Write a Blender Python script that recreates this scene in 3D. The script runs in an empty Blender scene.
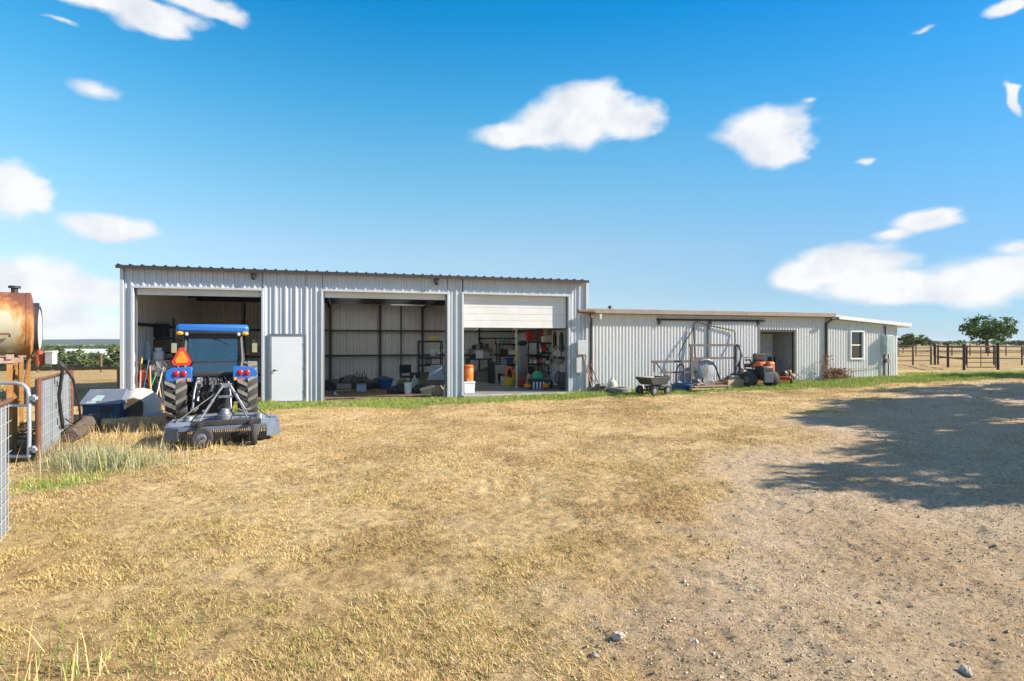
import bpy, bmesh, math, random
import numpy as np
from mathutils import Vector, Matrix, Quaternion
random.seed(7); RNG = np.random.default_rng(11)
sc = bpy.context.scene
COL = sc.collection
PI = math.pi
rad = math.radians
# ------------------------------------------------------------------ layout
EXPOSURE = 1.0
SUN_STRENGTH = 5.0
SKY_STRENGTH = .12
CLOUD_V = .51
HAZE = .00012
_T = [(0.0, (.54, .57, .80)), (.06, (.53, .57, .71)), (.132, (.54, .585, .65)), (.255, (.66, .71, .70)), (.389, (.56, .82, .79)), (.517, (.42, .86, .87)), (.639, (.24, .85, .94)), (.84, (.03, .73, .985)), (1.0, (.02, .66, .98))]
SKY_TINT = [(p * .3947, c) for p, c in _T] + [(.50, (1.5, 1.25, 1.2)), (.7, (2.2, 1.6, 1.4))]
GRASS_N = 1400000
OX, OY = -11.63, 16.8                      # front left corner of the metal shed
UX, UY = 0.96015, 0.27950                  # direction along the front
VX, VY = -UY, UX                           # direction into the shed
YAW = math.atan2(UY, UX)
CAMZ, FPX, HZ = 1.88, 569.0, 342.5

def sstep(a, b, x):
    t = np.clip((np.asarray(x, dtype=float) - a) / (b - a), 0, 1)
    return t * t * (3 - 2 * t)

def gz(x, y):
    """height of the ground"""
    x = np.asarray(x, dtype=float); y = np.asarray(y, dtype=float)
    s = (x - OX) * UX + (y - OY) * UY
    z = 0.42 * sstep(8, 34, s)
    z = z - 5.0 * sstep(32, 105, y) * sstep(-16, -42, x) 
    z = z + 0.018 * np.sin(x * 1.3 + y * .7) * np.cos(y * .9 - x * .4) * sstep(40, 25, np.abs(y))
    return z
def gh(x, y): return float(gz(x, y))

def W(s, b, z=0.0):
    """shed coordinates (along the front, into the shed, up) to the world"""
    return Vector((OX + UX * s + VX * b, OY + UY * s + VY * b, z))
def shed_s(px, b):
    a = (px - 512) / FPX
    return (11.63 + 16.8 * a + b * (.2795 + .96 * a)) / (.96 - .2795 * a)
def at_b(px, b, ground=True):
    p = W(shed_s(px, b), b)
    if ground: p.z = gh(p.x, p.y)
    return p
def hz(py, y): return CAMZ - (py - HZ) / FPX * y        # height seen at a picture row at distance y
def at_y(px, y): 
    x = (px - 512) / FPX * y
    return Vector((x, y, gh(x, y)))

# ------------------------------------------------------------------ noise
def vnoise(x, y, seed=0):
    xi = np.floor(x).astype(np.int64); yi = np.floor(y).astype(np.int64)
    xf = x - xi; yf = y - yi
    def h(a, b):
        n = (a * 374761393 + b * 668265263 + seed * 974634777) & 0xFFFFFFFF
        n = ((n ^ (n >> 13)) * 1274126177) & 0xFFFFFFFF
        return ((n ^ (n >> 16)) & 0xFFFF) / 65535.0
    u = xf * xf * (3 - 2 * xf); v = yf * yf * (3 - 2 * yf)
    return (h(xi, yi) * (1 - u) + h(xi + 1, yi) * u) * (1 - v) + (h(xi, yi + 1) * (1 - u) + h(xi + 1, yi + 1) * u) * v
def fbm(x, y, seed=0, o=4):
    r = 0; a = .5; t = 0
    for i in range(o):
        r = r + a * vnoise(x, y, seed + i); t += a; a *= .5; x = x * 2.03 + 7.1; y = y * 2.03 + 3.7
    return r / t

# ------------------------------------------------------------------ materials
MATS = {}
def mat(name, col, rough=.6, metal=0., col2=None, nscale=6., nmix=.35, bump=0., bscale=40., spec=.5, emit=None, streak=None):
    if name in MATS: return MATS[name]
    m = bpy.data.materials.new(name); m.use_nodes = True
    nt = m.node_tree; N = nt.nodes; L = nt.links; b = N['Principled BSDF']
    b.inputs['Roughness'].default_value = rough; b.inputs['Metallic'].default_value = metal
    b.inputs['Specular IOR Level'].default_value = spec
    if col2 is None: col2 = tuple(c * .72 for c in col)
    tc = N.new('ShaderNodeTexCoord')
    vec = tc.outputs['Object']
    if streak:
        mp = N.new('ShaderNodeMapping'); mp.inputs['Scale'].default_value = streak
        L.new(vec, mp.inputs[0]); vec = mp.outputs[0]
    nz = N.new('ShaderNodeTexNoise'); nz.inputs['Scale'].default_value = nscale
    nz.inputs['Detail'].default_value = 6; nz.inputs['Roughness'].default_value = .65
    L.new(vec, nz.inputs['Vector'])
    cr = N.new('ShaderNodeValToRGB'); cr.color_ramp.elements[0].position = .5 - nmix / 2; cr.color_ramp.elements[1].position = .5 + nmix / 2
    cr.color_ramp.elements[0].color = (*col2, 1); cr.color_ramp.elements[1].color = (*col, 1)
    L.new(nz.outputs[0], cr.inputs[0]); L.new(cr.outputs[0], b.inputs['Base Color'])
    if bump:
        n2 = N.new('ShaderNodeTexNoise'); n2.inputs['Scale'].default_value = bscale; n2.inputs['Detail'].default_value = 5
        L.new(tc.outputs['Object'], n2.inputs['Vector'])
        bp = N.new('ShaderNodeBump'); bp.inputs['Strength'].default_value = bump; bp.inputs['Distance'].default_value = .02
        L.new(n2.outputs[0], bp.inputs['Height']); L.new(bp.outputs[0], b.inputs['Normal'])
    if emit:
        b.inputs['Emission Color'].default_value = (*emit[0], 1); b.inputs['Emission Strength'].default_value = emit[1]
    MATS[name] = m
    return m

# ------------------------------------------------------------------ mesh builder
class MB:
    def __init__(s): s.v = []; s.f = []; s.mi = []; s.M = Matrix(); s.k = 0
    def add(s, vs, fs):
        o = len(s.v); M = s.M
        s.v += [tuple(M @ Vector(p)) for p in vs]
        s.f += [tuple(i + o for i in f) for f in fs]; s.mi += [s.k] * len(fs)
        return s
    def box(s, c, d, rz=0., rx=0., ry=0., taper=1.):
        R = Matrix.Rotation(rz, 3, 'Z') @ Matrix.Rotation(ry, 3, 'Y') @ Matrix.Rotation(rx, 3, 'X'); c = Vector(c)
        vs = []
        for z in (-1, 1):
            t = taper if z > 0 else 1
            for x, y in ((-1, -1), (1, -1), (1, 1), (-1, 1)):
                vs.append(c + R @ Vector((x * d[0] / 2 * t, y * d[1] / 2 * t, z * d[2] / 2)))
        return s.add(vs, [(3, 2, 1, 0), (4, 5, 6, 7), (0, 1, 5, 4), (1, 2, 6, 5), (2, 3, 7, 6), (3, 0, 4, 7)])
    def tube(s, pts, r, n=8, cap=True, closed=False):
        pts = [Vector(p) for p in pts]; m = len(pts)
        rs = list(r) if isinstance(r, (list, tuple)) else [r] * m
        vs = []; fs = []
        up = None
        for i, p in enumerate(pts):
            if closed: d = pts[(i + 1) % m] - pts[i - 1]
            else: d = pts[min(i + 1, m - 1)] - pts[max(i - 1, 0)]
            if d.length < 1e-9: d = Vector((0, 0, 1))
            d.normalize()
            if up is None: up = d.orthogonal().normalized()
            up = (up - d * up.dot(d))
            up = up.normalized() if up.length > 1e-6 else d.orthogonal().normalized()
            q = d.cross(up)
            for k in range(n):
                a = 2 * PI * k / n
                vs.append(p + (up * math.cos(a) + q * math.sin(a)) * rs[i])
        for i in range(m if closed else m - 1):
            a = i * n; b2 = ((i + 1) % m) * n
            for k in range(n):
                fs.append((a + k, a + (k + 1) % n, b2 + (k + 1) % n, b2 + k))
        if cap and not closed:
            fs.append(tuple(range(n - 1, -1, -1))); fs.append(tuple(range((m - 1) * n, m * n)))
        return s.add(vs, fs)
    def cyl(s, a, b, r, r2=None, n=16): return s.tube([a, b], [r, r if r2 is None else r2], n)
    def lathe(s, prof, n=24, c=(0, 0, 0), axis='Z'):
        c = Vector(c); vs = []; fs = []
        for (r, z) in prof:
            for k in range(n):
                a = 2 * PI * k / n; x, y = r * math.cos(a), r * math.sin(a)
                if axis == 'Z': p = (x, y, z)
                elif axis == 'X': p = (z, x, y)
                else: p = (y, z, x)
                vs.append(c + Vector(p))
        for i in range(len(prof) - 1):
            for k in range(n):
                fs.append((i * n + k, i * n + (k + 1) % n, (i + 1) * n + (k + 1) % n, (i + 1) * n + k))
        if prof[0] == prof[-1]: return s.add(vs, fs)
        if prof[0][0] > 1e-6: fs.append(tuple(range(n - 1, -1, -1)))
        if prof[-1][0] > 1e-6: fs.append(tuple(range((len(prof) - 1) * n, len(prof) * n)))
        return s.add(vs, fs)
    def prism(s, poly, a, b, plane='XZ'):
        n = len(poly); vs = []
        for t in (a, b):
            for (p, q) in poly:
                vs.append({'XZ': (p, t, q), 'YZ': (t, p, q), 'XY': (p, q, t)}[plane])
        fs = [tuple(range(n)), tuple(range(2 * n - 1, n - 1, -1))]
        fs += [(i, i + n, (i + 1) % n + n, (i + 1) % n) for i in range(n)]
        return s.add(vs, fs)
    def ball(s, c, r, n=12, m=8, sq=1.):
        c = Vector(c); r = r if isinstance(r, (list, tuple)) else (r, r, r)
        vs = []; fs = []
        for i in range(m + 1):
            t = PI * i / m
            for k in range(n):
                a = 2 * PI * k / n
                vs.append(c + Vector((r[0] * math.sin(t) * math.cos(a), r[1] * math.sin(t) * math.sin(a), r[2] * math.cos(t))))
        for i in range(m):
            for k in range(n):
                fs.append((i * n + k, (i + 1) * n + k, (i + 1) * n + (k + 1) % n, i * n + (k + 1) % n))
        return s.add(vs, fs)
    def jitter(s, amt, seed=1, scale=3.):
        rg = random.Random(seed); cache = {}
        out = []
        for p in s.v:
            k = tuple(round(q, 3) for q in p)
            if k not in cache: cache[k] = Vector((rg.uniform(-1, 1), rg.uniform(-1, 1), rg.uniform(-1, 1))) * amt
            out.append(tuple(Vector(p) + cache[k]))
        s.v = out; return s
    def build(s, name, mats, parent=None, bevel=0., ang=38., subd=0):
        me = bpy.data.meshes.new(name)
        me.from_pydata(s.v, [], s.f)
        bm = bmesh.new(); bm.from_mesh(me)
        bmesh.ops.remove_doubles(bm, verts=bm.verts, dist=1e-5)
        bmesh.ops.recalc_face_normals(bm, faces=bm.faces)
        bm.to_mesh(me); bm.free()
        if not isinstance(mats, (list, tuple)): mats = [mats]
        for m in mats: me.materials.append(m)
        if len(mats) > 1 and len(me.polygons) != len(s.mi): print('MATERIAL COUNT', name, len(me.polygons), len(s.mi))
        if len(mats) > 1 and len(me.polygons) == len(s.mi):
            me.polygons.foreach_set('material_index', s.mi)
        me.polygons.foreach_set('use_smooth', [True] * len(me.polygons))
        me.set_sharp_from_angle(angle=rad(ang))
        o = bpy.data.objects.new(name, me); COL.objects.link(o)
        if parent: o.parent = parent
        if bevel:
            bv = o.modifiers.new('bevel', 'BEVEL'); bv.width = bevel; bv.segments = 2; bv.limit_method = 'ANGLE'; bv.angle_limit = rad(40)
        if subd:
            sb = o.modifiers.new('sub', 'SUBSURF'); sb.levels = subd; sb.render_levels = subd
        return o

def tag(o, label=None, cat=None, group=None, kind=None):
    if label: o['label'] = label
    if cat: o['category'] = cat
    if group: o['group'] = group
    if kind: o['kind'] = kind
    return o
def T(name, label, cat, loc=(0, 0, 0), rz=0., group=None):
    o = bpy.data.objects.new(name, None); COL.objects.link(o); o.empty_display_size = .1
    o.location = loc; o.rotation_euler = (0, 0, rz)
    return tag(o, label, cat, group)
def solo(mb, name, m, label, cat, loc=(0, 0, 0), rz=0., group=None, bevel=0., **k):
    o = mb.build(name, m, None, bevel, **k); o.location = loc; o.rotation_euler = (0, 0, rz)
    return tag(o, label, cat, group)
def dup(root, loc, rz=None, label=None, scale=None):
    r = root.copy(); COL.objects.link(r); r.location = loc
    if rz is not None: r.rotation_euler = (0, 0, rz)
    if scale: r.scale = scale
    if label: r['label'] = label
    for ch in list(root.children):
        c = ch.copy(); COL.objects.link(c); c.parent = r
        for g in list(ch.children):
            d = g.copy(); COL.objects.link(d); d.parent = c
    return r

# common materials
GALV = mat('galvalume_sheet', (.59, .615, .64), .45, .2, (.50, .525, .55), 2.0, .5, streak=(1, 1, .25))
CREAM = mat('painted_white_sheet', (.80, .785, .76), .55, 0, (.70, .685, .655), 1.6, .6, streak=(1, 1, .2))
INNER = mat('inside_sheet', (.68, .68, .655), .6, 0, (.58, .58, .555), 1.5, .6)
WHITE = mat('white_paint', (.80, .80, .79), .45, 0, (.72, .72, .71))
DOORW = mat('white_door_paint', (.72, .74, .76), .4, 0, (.68, .70, .72), 1.5)
SLATW = mat('roll_door_white', (.76, .75, .72), .4, 0, (.69, .68, .64), 2.)
BLACK = mat('black_plastic', (.018, .018, .02), .5, 0, (.03, .03, .03))
DKSTEEL = mat('dark_primer_steel', (.035, .033, .034), .55, .1, (.06, .05, .045))
PATINA = mat('sooty_chain', (.12, .12, .125), .6, .3)
STEEL = mat('grey_steel', (.30, .31, .33), .45, .6, (.22, .22, .23))
RUST = mat('rusty_steel', (.20, .085, .045), .85, 0, (.10, .045, .028), 9, .5, bump=.3)
RUSTY2 = mat('brown_fence_pipe', (.22, .12, .065), .8, 0, (.13, .07, .04), 8, .5)
WOOD = mat('weathered_wood', (.33, .24, .15), .85, 0, (.20, .14, .085), 4, .6, bump=.4, streak=(1, 9, 9))
WOODL = mat('pale_wood', (.50, .36, .20), .8, 0, (.38, .26, .13), 4, .6, streak=(1, 9, 9))
ROOFB = mat('brown_roof_sheet', (.06, .052, .05), .5, .1, (.045, .038, .036))
FASC = mat('tan_fascia', (.36, .29, .23), .65, 0, (.28, .22, .17), 2)
CONC = mat('concrete', (.42, .40, .36), .85, 0, (.30, .28, .25), 2, .6, bump=.2, bscale=60)
RUBBER = mat('tyre_rubber', (.055, .052, .048), .85, 0, (.035, .033, .031), 7, .5)
RUBDUST = mat('dusty_tyre_rubber', (.26, .24, .21), .9, 0, (.15, .135, .115), 9, .5)
ORANGE = mat('orange_plastic', (.80, .20, .03), .45, 0, (.70, .16, .02))
ORANGEP = mat('orange_mower_paint', (.75, .16, .04), .4, 0, (.66, .13, .03))
BLUE = mat('blue_tractor_paint', (.02, .145, .50), .38, 0, (.03, .13, .40), 5, .6, spec=.5)
BLUEP = mat('blue_plastic', (.025, .12, .30), .5, 0, (.02, .09, .24))
RED = mat('red_plastic', (.55, .04, .03), .4, 0, (.45, .03, .02))
YELLOW = mat('yellow_plastic', (.75, .48, .03), .45, 0, (.66, .40, .02))
GREENP = mat('green_plastic', (.03, .36, .16), .45, 0, (.02, .30, .12))
TEAL = mat('teal_plastic', (.16, .45, .46), .5, 0)
GREYP = mat('grey_plastic', (.34, .37, .40), .55, 0, (.28, .31, .34))
LGREY = mat('light_grey_plastic', (.55, .56, .56), .55, 0, (.47, .48, .48))
CARD = mat('cardboard', (.45, .31, .18), .85, 0, (.37, .25, .14))
OLIVE = mat('olive_cloth', (.17, .16, .08), .9, 0, (.12, .11, .05))
BURLAP = mat('brown_paper_sack', (.48, .33, .22), .9, 0, (.30, .17, .11), 7, .4)
YSHEET = mat('pale_yellow_board', (.68, .62, .38), .75, 0, (.58, .50, .28))
HOSE = mat('tan_hose', (.42, .36, .20), .6, 0, (.33, .28, .14))
CHROME = mat('bright_metal', (.6, .6, .6), .25, .9)
SOIL_ = mat('shed_dirt', (.30, .22, .14), .95, 0, (.19, .14, .09), 3, .6, bump=.5)
AMBER = mat('amber_lens', (.85, .38, .02), .25, 0, (.8, .33, .02))
REDL = mat('red_lens', (.6, .015, .02), .2, 0, (.5, .01, .015))
DECK = mat('grey_deck_paint', (.15, .19, .25), .45, .1, (.10, .125, .16), 5, .5)
def glass_mat(name, col, rough=.02, a=.35):
    m = bpy.data.materials.new(name); m.use_nodes = True; N = m.node_tree.nodes; L = m.node_tree.links
    N.clear(); o = N.new('ShaderNodeOutputMaterial')
    tr = N.new('ShaderNodeBsdfTransparent'); tr.inputs[0].default_value = (*col, 1)
    gl = N.new('ShaderNodeBsdfGlossy'); gl.inputs['Roughness'].default_value = rough
    fr = N.new('ShaderNodeFresnel'); fr.inputs[0].default_value = 1.5
    mx = N.new('ShaderNodeMixShader'); ma = N.new('ShaderNodeMath'); ma.operation = 'ADD'; ma.inputs[1].default_value = a
    L.new(fr.outputs[0], ma.inputs[0]); L.new(ma.outputs[0], mx.inputs[0]); L.new(tr.outputs[0], mx.inputs[1]); L.new(gl.outputs[0], mx.inputs[2]); L.new(mx.outputs[0], o.inputs[0])
    return m
CABGLASS = glass_mat('tinted_cab_glass', (.30, .36, .36), .02, .22)
WINGLASS = glass_mat('window_glass', (.10, .11, .12), .05, .10)
# ------------------------------------------------------------------ camera, sun, sky
cam = bpy.data.cameras.new('camera'); camo = bpy.data.objects.new('camera', cam); COL.objects.link(camo)
camo.location = (0, 0, CAMZ); camo.rotation_euler = (PI / 2, 0, 0)
cam.sensor_width = 36; cam.lens = FPX / 1024 * 36; cam.shift_y = 2 / 1024; cam.clip_start = .05; cam.clip_end = 9000
sc.camera = camo
sc.view_settings.view_transform = 'Standard'; sc.view_settings.look = 'None'; sc.view_settings.gamma = 1
sc.view_settings.use_curve_mapping = False; sc.view_settings.exposure = EXPOSURE
SUN_E = rad(31); SUN_H = Vector((.9987, -.05)).normalized()
sv = Vector((SUN_H.x * math.cos(SUN_E), SUN_H.y * math.cos(SUN_E), math.sin(SUN_E)))
sl = bpy.data.lights.new('sun', 'SUN'); sl.energy = SUN_STRENGTH; sl.angle = rad(.5); sl.color = (1, .915, .79)
so = bpy.data.objects.new('sun', sl); COL.objects.link(so); so.rotation_mode = 'QUATERNION'
so.rotation_quaternion = (-sv).to_track_quat('-Z', 'Y'); so.location = (20, 0, 30)

wd = bpy.data.worlds.new('World'); sc.world = wd; wd.use_nodes = True
nt = wd.node_tree; N = nt.nodes; L = nt.links; bg = N['Background']
sky = N.new('ShaderNodeTexSky'); sky.sky_type = 'NISHITA'; sky.sun_disc = False
sky.sun_elevation = SUN_E; sky.sun_rotation = math.atan2(SUN_H.x, SUN_H.y); sky.altitude = 100
sky.air_density = 1.0; sky.dust_density = .2; sky.ozone_density = 2.2
def nd(t, **k):
    n = N.new(t)
    for a, v in k.items(): setattr(n, a, v)
    return n
def mth(op, a, b=None, c=None, clamp=False):
    n = nd('ShaderNodeMath', operation=op, use_clamp=clamp)
    for i, v in enumerate((a, b, c)):
        if v is None: continue
        if isinstance(v, (int, float)): n.inputs[i].default_value = v
        else: L.new(v, n.inputs[i])
    return n.outputs[0]
tc = nd('ShaderNodeTexCoord'); sep = nd('ShaderNodeSeparateXYZ'); L.new(tc.outputs['Generated'], sep.inputs[0])
az = mth('ARCTAN2', sep.outputs[0], sep.outputs[1]); el = mth('ARCSINE', sep.outputs[2])
cmb = nd('ShaderNodeCombineXYZ'); L.new(az, cmb.inputs[0]); L.new(el, cmb.inputs[1])
# soft wander of the cloud outlines
n1 = nd('ShaderNodeTexNoise'); n1.inputs['Scale'].default_value = 13; n1.inputs['Detail'].default_value = 9; n1.inputs['Roughness'].default_value = .52
mpn = nd('ShaderNodeMapping'); mpn.inputs['Scale'].default_value = (1, 1.7, 1); L.new(cmb.outputs[0], mpn.inputs[0]); L.new(mpn.outputs[0], n1.inputs['Vector'])
wv = nd('ShaderNodeVectorMath', operation='MULTIPLY_ADD'); L.new(n1.outputs['Color'], wv.inputs[0])
wv.inputs[1].default_value = (.05, .030, 0); L.new(cmb.outputs[0], wv.inputs[2])
off = nd('ShaderNodeVectorMath', operation='ADD'); L.new(wv.outputs[0], off.inputs[0]); off.inputs[1].default_value = (-.025, -.015, 0)
CLOUDS = [  # centre and half axes, degrees of azimuth and elevation come from measured picture positions
 (120, 5, 85, 13), (152, 23, 40, 15), (205, 7, 42, 10), (60, 21, 30, 4), (95, 88, 24, 9),
 (8, 188, 42, 27), (40, 200, 22, 14), (110, 227, 50, 13), (30, 282, 70, 24), (90, 293, 38, 17), (20, 315, 90, 16),
 (585, 105, 44, 24), (628, 120, 38, 19), (525, 135, 52, 13), (565, 125, 52, 24),
 (764, 130, 44, 22), (775, 150, 32, 18), (735, 138, 24, 9), (810, 101, 12, 5), (865, 163, 11, 3.5),
 (928, 221, 38, 12), (893, 235, 26, 6), (845, 266, 62, 20), (885, 286, 75, 17), (800, 276, 28, 16),
 (985, 281, 62, 26), (1032, 270, 55, 24), (955, 292, 55, 12), (1004, 7, 22, 10), (1017, 97, 8, 17), (925, 28, 15, 3), (1010, 245, 20, 8),
 (1180, 150, 70, 24), (-160, 120, 80, 25), (1300, 230, 120, 30), (-300, 220, 120, 26)]
def azel(px, py):
    d = Vector(((px - 512) / FPX, 1, (HZ - py) / FPX)).normalized()
    return math.atan2(d.x, d.y), math.asin(d.z)
acc = None
for (cx, cy, rx, ry) in CLOUDS:
    a0, e0 = azel(cx, cy)
    a1, _ = azel(cx + rx, cy); a2, _ = azel(cx - rx, cy); _, e1 = azel(cx, cy - ry); _, e2 = azel(cx, cy + ry)
    ra = abs(a1 - a2) / 2; re = abs(e1 - e2) / 2
    v = nd('ShaderNodeVectorMath', operation='MULTIPLY_ADD'); L.new(off.outputs[0], v.inputs[0])
    v.inputs[1].default_value = (1 / ra, 1 / re, 0); v.inputs[2].default_value = (-a0 / ra, -e0 / re, 0)
    ln = nd('ShaderNodeVectorMath', operation='LENGTH'); L.new(v.outputs[0], ln.inputs[0])
    # signed distance in the cloud's own scale, so that small clouds keep soft edges too
    ld = ln.outputs['Value']
    if ry < 10: ld = mth('MULTIPLY_ADD', ld, .55, .74 if (ry <= 5 and cx != 865) else .52)
    acc = ld if acc is None else mth('SMOOTH_MIN', acc, ld, .35)
n2 = nd('ShaderNodeTexNoise'); n2.inputs['Scale'].default_value = 26; n2.inputs['Detail'].default_value = 8; n2.inputs['Roughness'].default_value = .55
L.new(mpn.outputs[0], n2.inputs['Vector'])
dist = mth('ADD', acc, mth('MULTIPLY', mth('SUBTRACT', n2.outputs[0], .5), .60))
mr = nd('ShaderNodeMapRange', interpolation_type='SMOOTHSTEP', clamp=True)
L.new(dist, mr.inputs['Value']); mr.inputs['From Min'].default_value = 1.26; mr.inputs['From Max'].default_value = .62
mr.inputs['To Min'].default_value = 0; mr.inputs['To Max'].default_value = .94
alpha = mth('MULTIPLY', mr.outputs[0], mth('GREATER_THAN', sep.outputs[2], 0.0))
# sky colour: Nishita, deepened with height, then brightened overhead as added fill light
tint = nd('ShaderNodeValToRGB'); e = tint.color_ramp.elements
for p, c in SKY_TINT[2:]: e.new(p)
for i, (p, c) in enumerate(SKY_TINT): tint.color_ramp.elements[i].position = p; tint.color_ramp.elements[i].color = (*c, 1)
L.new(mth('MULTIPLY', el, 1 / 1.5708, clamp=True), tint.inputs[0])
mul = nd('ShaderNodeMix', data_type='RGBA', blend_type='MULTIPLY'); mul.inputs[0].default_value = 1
sunside = nd('ShaderNodeVectorMath', operation='DOT_PRODUCT'); L.new(tc.outputs['Generated'], sunside.inputs[0]); sunside.inputs[1].default_value = (SUN_H.x, SUN_H.y, 0)
sm = nd('ShaderNodeMapRange', interpolation_type='SMOOTHSTEP', clamp=True); L.new(sunside.outputs['Value'], sm.inputs['Value']); sm.inputs['From Min'].default_value = -.15; sm.inputs['From Max'].default_value = .80
evn = nd('ShaderNodeMix', data_type='RGBA'); L.new(sm.outputs[0], evn.inputs[0]); evn.inputs[6].default_value = (1, 1, 1, 1); evn.inputs[7].default_value = (.42, .62, .78, 1)
mul0 = nd('ShaderNodeMix', data_type='RGBA', blend_type='MULTIPLY'); mul0.inputs[0].default_value = 1; L.new(sky.outputs[0], mul0.inputs[6]); L.new(evn.outputs[2], mul0.inputs[7])
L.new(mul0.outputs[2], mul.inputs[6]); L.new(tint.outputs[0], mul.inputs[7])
n3 = nd('ShaderNodeTexNoise'); n3.inputs['Scale'].default_value = 18; n3.inputs['Detail'].default_value = 5; L.new(cmb.outputs[0], n3.inputs['Vector'])
cc = nd('ShaderNodeValToRGB'); cc.color_ramp.elements[0].position = .30; cc.color_ramp.elements[0].color = (*[c * CLOUD_V for c in (.78, .81, .87)], 1)
cc.color_ramp.elements[1].position = .58; cc.color_ramp.elements[1].color = (*[c * CLOUD_V for c in (1, .99, .98)], 1); L.new(n3.outputs[0], cc.inputs[0])
csc = nd('ShaderNodeVectorMath', operation='SCALE'); L.new(cc.outputs[0], csc.inputs[0]); csc.inputs['Scale'].default_value = 1 / SKY_STRENGTH
mix = nd('ShaderNodeMix', data_type='RGBA'); L.new(alpha, mix.inputs[0]); L.new(mul.outputs[2], mix.inputs[6]); L.new(csc.outputs[0], mix.inputs[7])
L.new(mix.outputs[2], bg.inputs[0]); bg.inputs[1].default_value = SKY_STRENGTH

# ------------------------------------------------------------------ ground
def shed_sb(x, y):
    dx = x - OX; dy = y - OY
    return dx * UX + dy * UY, dx * VX + dy * VY
def masks(x, y):
    x = np.asarray(x, float); y = np.asarray(y, float)
    s, b = shed_sb(x, y)
    wob = fbm(x * .55, y * .55, 3, 5) - .5
    # gravel drive, right of a curve that sweeps away from the camera
    g = sstep(-1.5, 1.9, x - (.036 * y * y + .05) + 5.0 * wob) * sstep(23.5, 20.0, y + 3 * wob + .10 * np.maximum(x - 14, 0))
    g = np.maximum(g, .45 * sstep(.62, .75, fbm(x * .3 + 9, y * .5, 21, 4)) * sstep(18, 12, y) * sstep(-6, 0, x))
    # green strip along the walls, wider past the second building
    w = 2.3 + .5 * sstep(13, 20, s)
    gr = sstep(w + 1.2, w - 1.0, -b + 2.2 * wob) * sstep(.05, .2, -b) * sstep(2.5, 4.2, s) * sstep(60, 40, s)
    gr = np.maximum(gr, .8 * sstep(29.5, 31.5, s) * sstep(4.0, 1.8, -b + 2 * wob) * sstep(3.6, 1.2, b))
    gr = np.maximum(gr, .28 * sstep(.50, .66, fbm(x * .8, y * .8, 33, 4)) * sstep(7, 4.5, y) * sstep(1.2, -.5, x))
    gr = np.maximum(gr, .22 * sstep(.52, .68, fbm(x * .5, y * .5, 37, 4)) * sstep(20, 14, y))
    gr = np.maximum(gr, .5 * sstep(1.4, .2, np.hypot((x + 6.1) / 1.0, (y - 8.5) / .8)))
    gr = np.maximum(gr, .5 * sstep(1.3, .3, np.hypot((x + 5.9) / .7, (y - 7.4) / .5)))
    bare = sstep(-.12, .0, b) * sstep(-.1, .1, s) * sstep(30, 29.8, s) * sstep(9.6, 9.2, b)
    bare = np.maximum(bare, .9 * sstep(.55, .25, -b + 1.2 * wob) * sstep(5.0, 5.6, s) * sstep(10.4, 9.6, s) * sstep(.6, .3, -b) * sstep(1, .5, b))
    return g, gr * (1 - .85 * g * sstep(26, 20, y)), bare
def axis(lo, hi, step, far_lo, far_hi):
    a = list(np.arange(lo, hi, step)); d = step; v = a[-1]
    while v < far_hi: d *= 1.18; v += d; a.append(v)
    d = step; v = lo; left = []
    while v > far_lo: d *= 1.18; v -= d; left.append(v)
    return np.array(left[::-1] + a)
def axis2(lo, a, b, hi, fine, mid, far_lo, far_hi):
    core = list(np.arange(a, b, fine)); d = fine; v = core[-1]; r = []
    while v < hi: d = min(d * 1.05, mid); v += d; r.append(v)
    d = fine; v = a; l = []
    while v > lo: d = min(d * 1.05, mid); v -= d; l.append(v)
    full = l[::-1] + core + r; d = mid; v = full[-1]; r = []
    while v < far_hi: d *= 1.18; v += d; r.append(v)
    d = mid; v = full[0]; l = []
    while v > far_lo: d *= 1.18; v -= d; l.append(v)
    return np.array(l[::-1] + full + r)
gxs = axis2(-15, -3.5, 7.0, 24, .036, .16, -5000, 5000); gys = axis2(1.5, 2.7, 8.5, 27, .032, .16, -800, 6000)
GX, GY = np.meshgrid(gxs, gys)
zz = gz(GX, GY)
mg, mgr, mb_ = masks(GX, GY)
zz = zz + (fbm(GX * 1.1, GY * 1.1, 5, 5) - .5) * .09 * sstep(60, 25, np.abs(GY)) * (1 - mb_)
zz = zz + (fbm(GX * 4., GY * 4., 8, 3) - .5) * .035 * sstep(40, 20, np.abs(GY)) * (1 - mb_)
zz = zz + (fbm(GX * 9., GY * 9., 12, 3) - .5) * .034 * sstep(17, 9, np.abs(GY)) * (1 - mb_)
zz = zz + (fbm(GX * 17., GY * 17., 14, 2) - .5) * .030 * sstep(13, 7, np.abs(GY)) * (1 - mb_)
S_, B_ = shed_sb(GX, GY); pas = sstep(1.5, 4.5, B_)
nx, ny = len(gxs), len(gys)
co = np.stack([GX, GY, zz], -1).reshape(-1, 3)
idx = np.arange(nx * ny).reshape(ny, nx)
qs = np.stack([idx[:-1, :-1], idx[:-1, 1:], idx[1:, 1:], idx[1:, :-1]], -1).reshape(-1, 4)
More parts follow.
